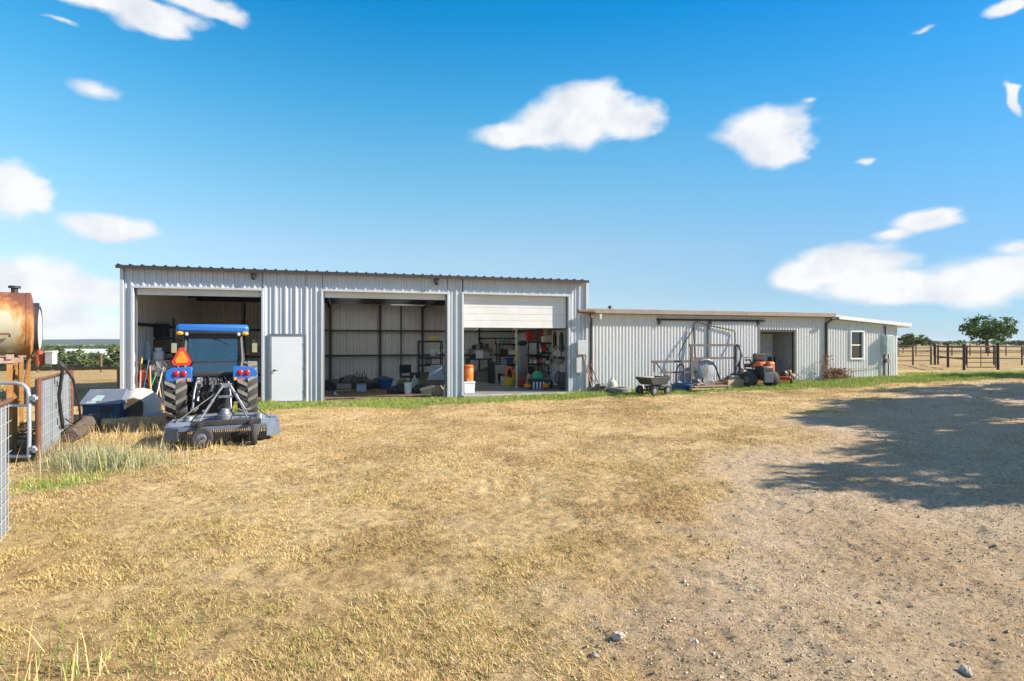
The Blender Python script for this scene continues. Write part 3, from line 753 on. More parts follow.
# roll-up doors
def curtain(a, b, z0, z1, y, pitch, name='roll_up_door'):
    mm = MB(); prof = []; z = z0
    while z < z1:
        t = min(z + pitch, z1); prof += [(y, z + .004), (y - .012, z + .014), (y - .012, t - .012), (y, t - .003)]; z = t
    vs = []
    for (q, zz_) in prof: vs += [(a, q, zz_), (b, q, zz_)]
    mm.add(vs, [(2 * i, 2 * i + 1, 2 * i + 3, 2 * i + 2) for i in range(len(prof) - 1)])
    mm.box(((a + b) / 2, y + .01, z0 + .01), (b - a, .05, .05))
    return mm.build(name, SLATW, shed, ang=25)
curtain(.42, 3.91, 3.33, 3.52, .13, .19)
curtain(5.756, 9.78, 3.36, 3.55, .13, .19)
curtain(10.36, 14.23, 2.42, 3.57, .13, .23)
for (a, b, h) in BAYS: m = MB(); m.cyl((a + .05, .52, 3.74), (b - .05, .52, 3.74), .17, n=20); m.build('door_drum', LGREY, shed)
for (a, b, h) in BAYS:
    for x in (a + .02, b - .02): m = MB(); m.box((x, .13, h / 2), (.045, .07, h)); m.build('door_track', STEEL, shed)
m = MB(); m.box((12.3, 4.45, -.02), (3.96, 9.2, .22)); m.build('floor_slab', mat('dark_concrete', (.24, .23, .21), .8, 0, (.14, .135, .125), 1.5, .6), shed, bevel=.01)  # slab concrete set darker than the apron
m = MB(); m.box((12.3, -.30, .0), (4.1, .55, .17)); m.build('door_apron', CONC, shed, bevel=.01)
for z in (.3, 1.05, 1.8): MB().box((DS1 - .012, -.072, z), (.03, .02, .10)).build('hinge', STEEL, door)
MB().box(((DS0 + DS1) / 2, -.07, .012), (DS1 - DS0 + .1, .12, .035)).build('threshold', STEEL, shed)
m = MB(); m.box((9.1, 6.4, 3.55), (1.5, .12, .05)); m.build('tube_light', mat('lamp_tube', (.9, .9, .88), .4), shed, bevel=.01)
# electric boxes on the right jamb
m = MB(); m.box((14.70, -.13, 1.70), (.30, .15, .52)); mbx = m.build('meter_box', LGREY, shed, bevel=.012)
m = MB(); m.box((14.60, -.12, 1.05), (.20, .13, .55)); m.build('junction_box', LGREY, shed, bevel=.012)
for pts, r_ in (([(14.72, -.07, 1.44), (14.72, -.07, .3), (14.62, -.08, .12), (14.6, -.06, -.05)], .022), ([(14.8, -.07, 1.96), (14.8, -.07, 3.0)], .02), ([(14.5, -.09, 1.25), (14.42, -.10, 1.28), (14.36, -.08, 1.2)], .015)): MB().tube(pts, r_).build('conduit', LGREY, shed)

# ------------------------------------------------------------------ the long low building
LS0, LS1, LT = 15.01, 25.9, 2.98
lo = T('long_building', 'long low white corrugated building with a tan fascia beside the tall shed', 'building', W(0, 0, 0), YAW)
gl = lambda s: gh(*(W(s, -.1).xy)) - .06
R0, R1, RH = 22.55, 24.32, 2.40
m = MB(); corr(m, LS0, R0, gl, LT, 0, -1, 'C'); corr(m, R1, LS1, gl, LT, 0, -1, 'C'); corr(m, R0, R1, RH, LT, 0, -1, 'C')
m.build('front_wall', CREAM, lo, ang=20)
m = MB()
m.box((R0, .70, 1.3), (.05, 1.4, 2.6)); m.box((R1, .70, 1.3), (.05, 1.4, 2.6)); m.box(((R0 + R1) / 2, .70, RH + .03), (R1 - R0, 1.4, .05))
m.box(((R0 + R1) / 2, 1.26, 1.3), (R1 - R0 + .05, .06, 2.4)); m.build('porch_wall', mat('porch_panel', (.36, .36, .355), .7), lo)
m = MB(); m.box(((R0 + R1) / 2, .55, .13), (R1 - R0 + .1, 1.6, .24)); m.box((24.3, -.35, .14), (1.3, .6, .14)); m.build('porch_floor', CONC, lo)
m = MB()
for x in (R0 + .03, 23.52, R1 - .03): m.box((x, .02 if x != 23.52 else 1.15, 1.3), (.09, .10, 2.2))
m.box(((R0 + R1) / 2, .02, RH - .04), (R1 - R0 - .1, .09, .08)); m.build('door_frame', DKSTEEL, lo)
m = MB(); m.box((23.9, 1.22, 1.25), (.72, .05, 2.0)); pd = m.build('door', mat('grey_door', (.66, .69, .72), .5), lo, bevel=.004)
MB().cyl((23.62, 1.18, 1.2), (23.62, 1.12, 1.2), .03).build('handle', DKSTEEL, pd); MB().cyl((23.62, 1.18, 1.42), (23.62, 1.15, 1.42), .025).build('lock', DKSTEEL, pd)
for z in (1.45, 1.75): MB().box((23.02, 1.223, z), (.26, .006, .16)).build('notice', WHITE, lo)
m = MB(); corr(m, LS0, LS1, -.1, LT, 8.25, 1, 'C'); m.build('back_wall', CREAM, lo, ang=20)
m = MB(); corr(m, 0, 8.2, -.1, LT, LS1 - .01, 1, 'C', 'y'); m.build('end_wall', CREAM, lo, ang=20)
m = MB()
m.box(((LS0 - .05 + 26.15) / 2, 4.03, LT + .04), (26.15 - LS0 + .05, 8.56, .08)); m.build('roof', ROOFB, lo)
m = MB(); m.box(((LS0 - .1 + 26.18) / 2, -.27, LT + .055), (26.18 - LS0 + .1, .035, .165)); m.build('fascia', FASC, lo, bevel=.005)
m = MB(); m.box(((LS0 + 26.1) / 2, -.125, LT - .035), (26.1 - LS0, .25, .03)); m.build('soffit', FASC, lo)
m = MB(); m.box((15.42, -.25, LT - .15), (.09, .07, .20)); m.build('fascia_bracket', LGREY, lo)
# gutter end and downspouts
m = MB(); m.tube([(14.98, -.26, LT - .05), (15.05, -.28, LT - .18), (15.13, -.06, LT - .5), (15.13, -.06, .02)], .045, 8); m.build('downspout', DKSTEEL, lo); m = MB(); m.tube([(LS1 + .35, -.33, LT - .06), (LS1 + .05, -.30, LT - .12), (LS1 - .03, -.08, LT - .30), (LS1 - .03, -.08, .25)], .055, 8); m.build('downspout', DKSTEEL, lo)
m = MB(); m.cyl((14.5, -.32, LT + .02), (15.15, -.32, LT + .02), .07, n=10); m.build('gutter_end', RUSTY2, lo)
# sliding door and its track
m = MB(); m.box((20.3, -.075, LT - .22), (4.9, .05, .07)); 
for x in (17.95, 20.2, 22.42): m.box((x, -.08, LT - .30), (.07, .07, .24))
m.build('door_track', DKSTEEL, lo)
m = MB(); corr(m, 20.2, R0 - .06, lambda s: gl(s) + .12, LT - .3, -.045, -1, 'C'); sd = m.build('sliding_door', CREAM, lo, ang=20)
for x, w_ in ((20.16, .09), (R0 - .05, .05)): MB().box((x, -.06, 1.45), (w_, .06, 2.5)).build('door_edge', mat('grey_edge', (.22, .22, .23), .5), sd)
m = MB(); m.cyl((16.6, 1.4, LT), (16.6, 1.4, LT + .30), .05, n=8); m.cyl((16.6, 1.4, LT + .30), (16.6, 1.4, LT + .38), .11, .03, n=8); m.build('roof_vent', DKSTEEL, lo)

# ------------------------------------------------------------------ the end annex
AS1 = 29.83
an = T('annex', 'white ribbed annex with a window and sloping white roof edge at the right end', 'building', W(0, 0, 0), YAW)
ta = lambda s: 2.90 - (s - 25.9) * .072
m = MB(); WS0, WS1, WZ0, WZ1 = 27.22, 27.86, 1.22, 2.32
corr(m, LS1 + .02, WS0, gl, ta, 0, -1, 'C'); corr(m, WS1, AS1, gl, ta, 0, -1, 'C'); corr(m, WS0, WS1, gl, WZ0, 0, -1, 'C'); corr(m, WS0, WS1, WZ1, ta, 0, -1, 'C')
corr(m, 0, 7.5, .3, 2.62, AS1, 1, 'C', 'y'); m.build('wall', CREAM, an, ang=20)
m = MB()
m.add([(25.95, -.2, 2.93), (30.35, -.2, 2.61), (30.35, 7.8, 2.61), (25.95, 7.8, 2.93), (25.95, -.2, 3.0), (30.35, -.2, 2.68), (30.35, 7.8, 2.68), (25.95, 7.8, 3.0)], [(0, 1, 2, 3), (4, 5, 6, 7), (0, 1, 5, 4), (1, 2, 6, 5), (2, 3, 7, 6), (3, 0, 4, 7)])
m.build('roof', LGREY, an)
m = MB(); m.add([(26.2, -.245, 2.88), (30.38, -.245, 2.575), (30.38, -.203, 2.575), (26.2, -.203, 2.88), (26.2, -.245, 3.03), (30.38, -.245, 2.725), (30.38, -.203, 2.725), (26.2, -.203, 3.03)], [(0, 1, 2, 3), (4, 5, 6, 7), (0, 1, 5, 4), (1, 2, 6, 5), (2, 3, 7, 6), (3, 0, 4, 7)])
m.box((30.37, 3.8, 2.63), (.04, 8.0, .19)); m.build('fascia', WHITE, an)
win = None
m = MB()
for x in (WS0 - .03, WS1 + .03): m.box((x, -.03, (WZ0 + WZ1) / 2), (.06, .10, WZ1 - WZ0 + .14))
for z in (WZ0 - .04, WZ1 + .04): m.box(((WS0 + WS1) / 2, -.03, z), (WS1 - WS0 - .003, .10, .06))
m.box(((WS0 + WS1) / 2, .0, (WZ0 + WZ1) / 2), (WS1 - WS0 - .03, .05, .05)); win = m.build('window', WHITE, an, bevel=.004)
m = MB(); m.box(((WS0 + WS1) / 2, .03, (WZ0 + WZ1) / 2), (WS1 - WS0 + .02, .008, WZ1 - WZ0 + .02)); m.build('pane', WINGLASS, win)
m = MB(); m.box(((WS0 + WS1) / 2, .35, (WZ0 + WZ1) / 2), (WS1 - WS0 + .3, .02, WZ1 - WZ0 + .3)); m.build('window_blind', mat('dim_blind', (.12, .12, .11), .8), win)
m = MB(); m.box((29.08, -.17, 1.78), (.36, .26, .82)); eb = m.build('electric_box', mat('green_grey_box', (.46, .56, .54), .5), an, bevel=.015)
for pts, r_ in (([(28.98, -.10, 1.36), (28.98, -.10, .2)], .028), ([(29.22, -.10, 1.36), (29.22, -.10, .3)], .025), ([(29.05, -.1, 2.2), (29.05, -.08, 2.62)], .03)): MB().tube(pts, r_).build('conduit', DKSTEEL, eb)
MB().cyl((29.1, -.06, 1.08), (29.1, -.2, 1.08), .09, n=14).build('meter', STEEL, eb)
m = MB(); m.tube([(25.98, -.1, .72), (26.6, -.09, .78), (27.6, -.09, .76), (28.7, -.09, .84)], .014, 6); m.build('cable', FASC, an)
# ------------------------------------------------------------------ tractor
HEAD = rad(25)
tp = at_y(214, 12.85); tp.z = gh(tp.x, tp.y)
tr = T('tractor', 'blue cab tractor seen from behind, parked in front of the left shed bay', 'tractor', tp, HEAD); tr.scale = (.86, .96, 1)
def wheel(x, y, R, w, rim_m, nl, name='wheel'):
    s = 1 if x > 0 else -1
    m = MB(); h = w / 2
    m.lathe([(R * .56, -h * .80), (R * .60, -h * .94), (R * .80, -h * 1.0), (R * .90, -h * .92), (R * .945, -h * .70), (R * .955, 0), (R * .945, h * .70), (R * .90, h * .92), (R * .80, h), (R * .60, h * .94), (R * .56, h * .80), (R * .56, -h * .80)], 40, (x, y, R), 'X')
    m.k = 1
    for k in range(nl):
        for side in (-1, 1):
            a = 2 * PI * (k + (.25 if side > 0 else -.25)) / nl
            # a lug: slanted bar from the shoulder to the centre line
            q = []
            for (u, da, r0) in ((side * h * .98, -.19, .90), (side * h * .98, -.03, .90), (side * h * .03, .20, .95), (side * h * .03, .04, .95)):
                q.append((u, a + da * 14 / nl * 1.0, r0))
            vs = []
            for top in (0, 1):
                for (u, an_, r0) in q:
                    r = R * (r0 if not top else (.985 if abs(u) > h * .5 else 1.0))
                    vs.append((x + u, y + r * math.cos(an_), R + r * math.sin(an_)))
            m.add(vs, [(0, 1, 2, 3), (4, 5, 6, 7), (0, 1, 5, 4), (1, 2, 6, 5), (2, 3, 7, 6), (3, 0, 4, 7)])
    o = m.build(name, [RUBBER, RUBDUST], tr, ang=30)
    m = MB(); m.lathe([(0, h * .15), (R * .18, h * .18), (R * .30, h * .45), (R * .50, h * .35), (R * .565, h * .82), (R * .565, -h * .82), (R * .50, -h * .5), (0, -h * .4)] if s > 0 else [(0, -h * .15), (R * .18, -h * .18), (R * .30, -h * .45), (R * .50, -h * .35), (R * .565, -h * .82), (R * .565, h * .82), (R * .50, h * .5), (0, h * .4)], 28, (x, y, R), 'X')
    m.build('rim', rim_m, o)
    return o
RIMM = mat('white_rim', (.62, .64, .66), .4)
for x in (-.80, .80): wheel(x, 0, .73, .48, RIMM, 20)
for x in (-.74, .74): wheel(x, 2.05, .50, .34, RIMM, 18)
# fenders: shells over the rear tyres
for s in (-1, 1):
    m = MB(); vs = []; n = 16; xi, xo = s * .46, s * 1.03
    secs = []
    for i in range(n + 1):
        a = rad(138 - i * 6.2); R = .80
        secs.append((math.cos(a) * R * .98, .70 + math.sin(a) * R * .86))
    for (yy, z_) in secs:
        dn = .0
        ring = [(xi, z_), (xo - s * .10, z_), (xo - s * .03, z_ - .03), (xo, z_ - .12), (xo - s * .025, z_ - .12), (xo - s * .05, z_ - .05), (xo - s * .11, z_ - .028), (xi, z_ - .028)]
        vs += [(p, yy, q) for p, q in ring]
    fs = []
    for i in range(n):
        for k in range(8): fs.append((i * 8 + k, i * 8 + (k + 1) % 8, i * 8 + 8 + (k + 1) % 8, i * 8 + 8 + k))
    fs += [tuple(range(8)), tuple(range(n * 8 + 7, n * 8 - 1, -1))]
    m.add(vs, fs)
    # rear panel that carries the lamps
    m.prism([(xi, 1.04), (xo - s * .12, 1.01), (xo - s * .02, 1.10), (xo, 1.22), (xo - s * .05, 1.31), (xo - s * .14, 1.345), (xi, 1.365)], -.60, -.42)
    fe = m.build('fender', BLUE, tr, bevel=.018, ang=30)
    for x in (.63, .79):
        q = MB(); q.lathe([(.0, -.035), (.045, -.03), (.066, -.01), (.068, .02)], 18, (s * x, -.605, 1.22), 'Y'); q.build('tail_light', REDL, fe)
    q = MB(); q.box((s * .52, -.606, 1.09), (.07, .02, .06)); q.build('reflector', AMBER, fe)
    q = MB(); q.box((s * .66, -.606, 1.07), (.10, .015, .05)); q.build('warning_sticker', mat('orange_red_sticker', (.75, .12, .04), .5), fe)
# chassis
m = MB(); m.box((0, 0, .72), (.62, .70, .52)); m.box((0, .9, .70), (.46, 1.3, .44)); m.cyl((-.6, 0, .70), (.6, 0, .70), .16, n=18); m.box((0, 2.05, .55), (1.2, .14, .14)); m.box((0, 2.1, .70), (.40, 1.5, .28))
m.box((0, -.36, .80), (.46, .10, .36)); m.box((0, .1, .48), (.86, .7, .34)); m.box((0, .7, .62), (.9, .5, .5)); m.build('chassis', BLACK, tr, bevel=.03)
m = MB()
for s in (-1, 1):
    m.cyl((s * .30, -.40, 1.02), (s * .34, -.58, .62), .038, n=10); m.box((s * .33, -.45, .93), (.09, .14, .20)); m.tube([(s * .33, -.30, .48), (s * .40, -.8, .44), (s * .42, -1.08, .50)], [.04, .035, .032], 8)
    m.tube([(s * .22, -.40, .95), (s * .36, -.62, 1.02), (s * .40, -.75, .80), (s * .42, -.85, .48)], .028, 8)
m.cyl((0, -.36, .62), (0, -.62, .62), .045, n=12); m.box((0, -.44, 1.03), (.16, .16, .16)); m.build('lift_arm', STEEL, tr, bevel=.006)
m = MB(); m.tube([(0, -.5, .98), (0, -1.02, .88)], [.035, .03], 8); m.tube([(-.05, -.5, 1.02), (-.05, -.7, 1.0)], .025); m.build('top_link', CHROME, tr)
m = MB()
for k in range(9):
    x = -.32 + k * .08; m.tube([(x, -.36, 1.02), (x * 1.1, -.52, 1.1 + .03 * (k % 2)), (x * 1.3 + .05, -.62, .98), (x * 1.6, -.55, .78), (x * 1.2, -.5, .62)], .013, 6)
m.tube([(.26, -.42, 1.1), (.40, -.55, .9), (.30, -.6, .6), (.12, -.62, .45)], .016, 6); m.build('hydraulic_hose', BLACK, tr)
m = MB()
for k in range(4): m.cyl((.12 + .07 * (k % 2), -.40, .98 + .08 * (k // 2)), (.12 + .07 * (k % 2), -.47, .98 + .08 * (k // 2)), .024, n=10)
m.box((-.30, -.44, 1.02), (.12, .05, .20)); m.build('remote_coupler', LGREY, tr, bevel=.004)
m = MB(); m.box((-.26, -.38, .86), (.16, .05, .24)); m.box((.27, -.40, .80), (.12, .05, .16)); m.box((0, -.40, 1.18), (.9, .06, .10)); m.build('rear_bracket', DKSTEEL, tr, bevel=.01)
# cab
m = MB()
for s in (-1, 1):
    m.tube([(s * .60, -.42, 1.16), (s * .66, -.30, 1.5), (s * .62, -.22, 2.06)], .06, 8)
    m.tube([(s * .68, .45, 1.2), (s * .70, .5, 1.5), (s * .64, .55, 2.06)], .035, 8)
    m.tube([(s * .62, 1.05, 1.0), (s * .62, 1.12, 1.5), (s * .56, 1.05, 2.06)], .04, 8)
    m.box((s * .58, .35, 1.08), (.06, 1.4, .16))
m.tube([(-.6, -.42, 1.17), (.6, -.42, 1.17)], .035); m.box((0, -.36, 1.06), (1.0, .08, .2)); m.box((0, -.25, 2.02), (1.2, .10, .08)); m.tube([(-.64, -.30, 1.46), (.64, -.30, 1.46)], .018); m.box((0, 1.13, 1.2), (1.12, .05, .56)); m.box((0, .4, 2.06), (1.3, 1.3, .06)); m.box((0, .35, .98), (1.15, 1.4, .10))
m.build('cab_frame', BLACK, tr)
m = MB()
m.add([(-.56, -.30, 1.47), (.56, -.30, 1.47), (.56, -.23, 2.03), (-.56, -.23, 2.03)], [(0, 1, 2, 3)]); m.add([(-.42, -.34, 1.17), (.42, -.34, 1.17), (.56, -.31, 1.45), (-.56, -.31, 1.45)], [(0, 1, 2, 3)])
m.build('rear_window', CABGLASS, tr)
m = MB()
for s in (-1, 1): m.add([(s * .64, -.25, 1.48), (s * .68, .48, 1.4), (s * .66, .52, 2.03), (s * .60, -.20, 2.03)], [(0, 1, 2, 3)]); m.add([(s * .69, .5, 1.2), (s * .62, 1.08, 1.05), (s * .56, 1.05, 2.03), (s * .66, .55, 2.03)], [(0, 1, 2, 3)])
m.build('side_window', CABGLASS, tr)
m = MB(); m.add([(-.58, 1.10, 1.3), (.58, 1.10, 1.3), (.54, 1.04, 2.03), (-.54, 1.04, 2.03)], [(0, 1, 2, 3)]); m.build('windscreen', CABGLASS, tr)
m = MB(); m.box((0, .36, 2.185), (1.66, 1.56, .20)); rf = m.build('cab_roof', BLUE, tr, bevel=.075)
m = MB(); m.box((0, .36, 2.085), (1.44, 1.42, .06)); m.box((0, -.36, 2.10), (1.30, .10, .05)); m.build('roof_lining', BLACK, tr, bevel=.01)
for s in (-1, 1):
    q = MB(); q.ball((s * .74, -.40, 2.085), (.085, .05, .045), 12, 8); q.build('indicator_light', AMBER, tr)
    q = MB(); q.lathe([(0, -.045), (.036, -.03), (.042, 0), (.036, .04)], 14, (s * .59, -.40, 2.07), 'Y'); q.build('work_light', LGREY, tr)
    q = MB(); q.tube([(s * .64, .9, 1.9), (s * .95, .72, 1.95), (s * .98, .7, 1.88)], .014, 6); q.box((s * .98, .70, 1.76), (.15, .05, .25)); mi = q.build('mirror', BLACK, tr, bevel=.012)
    q = MB(); q.box((s * .98, .672, 1.76), (.125, .006, .22)); q.build('mirror_glass', mat('mirror_glass', (.65, .78, .76), .05, 1.), mi)
m = MB(); m.tube([(-.02, -.26, 1.98), (.15, -.27, 1.93), (.34, -.29, 1.84)], .010, 6); m.box((.02, -.25, 2.0), (.09, .04, .05)); m.build('wiper', BLACK, tr)
m = MB(); m.box((0, .28, 1.24), (.48, .46, .14)); m.box((0, .06, 1.48), (.44, .13, .42)); m.box((0, .05, 1.74), (.22, .09, .14)); m.build('seat', mat('seat_cloth', (.05, .055, .06), .8), tr, bevel=.04)
m = MB(); m.lathe([(.17, -.012), (.185, 0), (.17, .012), (.155, 0), (.17, -.012)], 20, (0, .78, 1.48)); m.cyl((0, .78, 1.48), (0, .95, 1.1), .03); m.box((0, .98, 1.25), (.5, .16, .35)); m.build('steering_wheel', BLACK, tr)
m = MB(); m.box((0, 1.95, 1.20), (.72, 1.55, .52)); m.box((0, 2.70, 1.15), (.64, .12, .46)); m.build('hood', BLUE, tr, bevel=.09)
m = MB(); m.cyl((.40, 1.30, 1.2), (.40, 1.30, 2.1), .035, n=10); m.build('exhaust_pipe', DKSTEEL, tr)
# slow vehicle triangle on its post
m = MB(); m.box((-.68, -.50, 1.40), (.03, .03, .30)); sg = m.build('sign_post', DKSTEEL, tr)
def tri(r, c=.0):
    pts = []
    for k in range(3):
        a = PI / 2 + k * 2 * PI / 3
        for d in (.18, -.18): pts.append((r * math.cos(a) + -r * .22 * math.sin(a) * (-d / .18), r * math.sin(a) + r * .22 * math.cos(a) * (-d / .18)))
    return pts
m = MB(); m.prism([(-.68 + x, 1.55 + z) for x, z in tri(.225)], -.53, -.522); tb = m.build('warning_triangle', mat('red_reflective', (.70, .05, .03), .4), sg)
m = MB(); m.prism([(-.68 + x, 1.55 + z) for x, z in tri(.148)], -.537, -.5305); m.build('triangle_center', mat('orange_fluorescent', (.95, .30, .02), .5), sg)

# ------------------------------------------------------------------ rotary mower behind it
mp = Vector((-5.60, 11.1, 0)); mp.z = gh(mp.x, mp.y)
mo = T('rotary_mower', 'grey pull behind rotary mower deck hitched to the back of the tractor', 'mower', mp, HEAD); mo.scale = (.9, 1, 1)
m = MB()
pl = [(-1.06, -.62), (-.80, -.78), (.80, -.78), (1.06, -.62), (1.06, .45), (.55, .80), (-.55, .80), (-1.06, .45)]
m.prism(pl, .33, .355, 'XY')
for (a, b) in zip(pl, pl[1:] + pl[:1]):
    if a[1] < -.7 and b[1] < -.7: continue
    v = Vector((b[0] - a[0], b[1] - a[1])); c = ((a[0] + b[0]) / 2, (a[1] + b[1]) / 2)
    m.box((*c, .225), (v.length, .014, .215), math.atan2(v.y, v.x))
m.k = 1
for x in (-.55, .55): m.box((x, 0, .372), (.07, 1.5, .035))
for y in (-.3, .3): m.box((0, y, .370), (2.05, .06, .03))
m.prism([(-1.0, -.60), (-.6, -.72), (-.35, -.1), (-.9, .1)], .356, .366, 'XY'); m.prism([(1.0, -.60), (.6, -.72), (.35, -.1), (.9, .1)], .356, .366, 'XY')
m.build('deck', [DECK, mat('worn_deck_paint', (.27, .32, .38), .45, .1, (.18, .21, .25), 6)], mo, bevel=.008)
m = MB()
for k in range(46): m.tube([(-.79 + k * .0351, -.765, .34), (-.79 + k * .0351, -.77, .21), (-.785 + k * .0351, -.76, .075)], .011, 5)
m.build('chain_guard', DKSTEEL, mo)
m = MB(); m.box((0, -.775, .318), (1.6, .03, .06)); m.build('guard_rail', DECK, mo)
m = MB(); m.cyl((0, .05, .36), (0, .05, .47), .16, n=18); m.cyl((0, .05, .47), (0, .05, .58), .12, .08, n=18); m.cyl((0, .05, .50), (0, .32, .50), .07, n=14)
for sx in (-1, 1): m.cyl((sx * .68, .02, .36), (sx * .68, .02, .47), .13, .09, n=16); m.cyl((sx * .06, .05, .47), (sx * .68, .02, .44), .035, n=10)
m.build('gearbox', mat('gearbox_grey', (.22, .23, .24), .5, .3), mo, bevel=.01)
m = MB(); m.cyl((0, .32, .50), (0, 1.2, .60), .07, n=16); m.build('drive_shaft_guard', BLACK, mo)
m = MB()
for s in (-1, 1):
    m.tube([(s * .09, .78, .98), (s * .42, .86, .42), (s * .44, .80, .36)], .024, 8); m.tube([(s * .07, .74, .97), (s * .30, .1, .66), (s * .46, -.55, .40)], .019, 8); m.cyl((s * .38, .86, .46), (s * .50, .86, .46), .03, n=10)
m.box((0, .78, .98), (.22, .08, .09)); m.box((0, .45, .78), (.30, .05, .05)); m.build('hitch_frame', mat('worn_grey_paint', (.30, .31, .33), .45, .3, (.15, .155, .165)), mo, bevel=.006)
m = MB(); m.box((.06, -.74, .41), (1.28, .10, .085)); m.build('rear_beam', DKSTEEL, mo, bevel=.008)
for x in (-.36, .56):
    m = MB(); m.box((x - .05, -.84, .40), (.09, .20, .06)); m.tube([(x - .05, -.92, .44), (x - .05, -.92, .34), (x + (-.07 if x < 0 else .07), -.98, .27), (x + (-.07 if x < 0 else .07), -1.02, .19)], .024, 8); (m.cyl((x, -1.10, .19), (x, -.94, .19), .02) if x < 0 else m.cyl((x - .08, -1.02, .19), (x + .08, -1.02, .19), .02))
    arm = m.build('wheel_arm', DKSTEEL, mo, bevel=.004)
    m = MB(); m.lathe([(.10, -.055), (.165, -.06), (.188, -.03), (.19, 0), (.188, .03), (.165, .06), (.10, .055), (.10, -.055)], 26, (x, -1.02, .19), 'Y' if x < 0 else 'X'); tw = m.build('tail_wheel', RUBBER, mo)
    m = MB(); m.lathe([(0, -.03), (.05, -.05), (.102, -.035), (.102, .035), (.05, .05), (0, .03)], 20, (x, -1.02, .19), 'Y' if x < 0 else 'X'); m.build('rim', STEEL, tw)
m = MB()
for s in (-1, 1): m.tube([(s * .08, .70, .92), (s * .55, .2, .62), (s * .9, -.2, .38)], .010, 5)
m.build('support_chain', PATINA, mo)

# ------------------------------------------------------------------ left: fuel tanks on their stand
def tank_mesh(r, l):
    m = MB(); m.lathe([(0, -l - .10), (r * .5, -l - .08), (r * .85, -l - .035), (r, -l + .02), (r, -.075), (r * 1.014, -.07), (r * 1.014, -.015), (r * .985, .0), (r * .82, .02), (r * .5, .035), (0, .04)], 36, (0, 0, 0), 'X'); return m
RT = mat('rust_streaked_yellow_paint', (.62, .56, .38), .6, 0, (.36, .13, .03), 3.0, .16, streak=(1.3, 1, .8))
def rust_tank():
    m = bpy.data.materials.new('rusted_tank_paint'); m.use_nodes = True; N = m.node_tree.nodes; L = m.node_tree.links; b = N['Principled BSDF']; b.inputs['Roughness'].default_value = .6
    tc = N.new('ShaderNodeTexCoord'); sp = N.new('ShaderNodeSeparateXYZ'); L.new(tc.outputs['Object'], sp.inputs[0])
    mp_ = N.new('ShaderNodeMapping'); mp_.inputs['Scale'].default_value = (7, 7, 2.2); L.new(tc.outputs['Object'], mp_.inputs[0])
    n = N.new('ShaderNodeTexNoise'); n.inputs['Scale'].default_value = 2.2; n.inputs['Detail'].default_value = 9; n.inputs['Roughness'].default_value = .7; L.new(mp_.outputs[0], n.inputs['Vector'])
    # rust is heaviest on the top and along the end seam
    a = N.new('ShaderNodeMapRange'); L.new(sp.outputs[2], a.inputs[0]); a.inputs[1].default_value = .08; a.inputs[2].default_value = .46; a.inputs[3].default_value = 0; a.inputs[4].default_value = .42
    e = N.new('ShaderNodeMapRange'); L.new(sp.outputs[0], e.inputs[0]); e.inputs[1].default_value = -.32; e.inputs[2].default_value = -.05; e.inputs[3].default_value = 0; e.inputs[4].default_value = .26
    s1 = N.new('ShaderNodeMath'); s1.operation = 'MULTIPLY_ADD'; L.new(n.outputs[0], s1.inputs[0]); s1.inputs[1].default_value = .7; L.new(a.outputs[0], s1.inputs[2])
    s2 = N.new('ShaderNodeMath'); s2.operation = 'ADD'; L.new(s1.outputs[0], s2.inputs[0]); L.new(e.outputs[0], s2.inputs[1])
    r = N.new('ShaderNodeValToRGB'); r.color_ramp.elements.new(.5); r.color_ramp.elements.new(.5)
    for i, (p, c) in enumerate(((.43, (.40, .37, .27))
, (.52, (.42, .28, .11)), (.64, (.36, .14, .04)), (.82, (.16, .055, .03)))): r.color_ramp.elements[i].position = p; r.color_ramp.elements[i].color = (*c, 1)
    L.new(s2.outputs[0], r.inputs[0]); L.new(r.outputs[0], b.inputs['Base Color']); return m
RTM = rust_tank()
t1 = T('fuel_tank', 'rusty yellowed horizontal fuel tank nearest the left edge, raised on a stand', 'fuel tank', (-8.45, 10.0, 2.20), math.atan2(.655, .755))
tank_mesh(.545, 2.3).build('tank_body', RTM, t1)
m = MB(); m.cyl((-.22, 0, .53), (-.22, 0, .62), .05, n=12); m.cyl((-.22, 0, .62), (-.22, 0, .66), .085, n=14); m.build('filler_cap', DKSTEEL, t1)
m = MB(); m.tube([(-.42, -.52, -.20), (-.42, -.60, -.18), (-.28, -.60, -.18), (-.28, -.54, -.22)], .018, 6); m.build('tank_bracket', RUST, t1)
t2 = T('fuel_tank', 'second fuel tank behind the rusty one, white end face with a dark rim', 'fuel tank', (-10.80, 13.0, 2.17), math.atan2(.57, .82))
tank_mesh(.50, 1.5).build('tank_body', mat('white_tank_paint', (.66, .64, .62), .55, 0, (.45, .40, .36), 4, .5), t2)
m = MB(); m.lathe([(.50, -.07), (.535, -.07), (.535, .02), (.50, .02), (.50, -.07)], 36, (0, 0, 0), 'X'); m.box((-.05, 0, .56), (.10, .10, .10)); m.build('rim_band', DKSTEEL, t2)
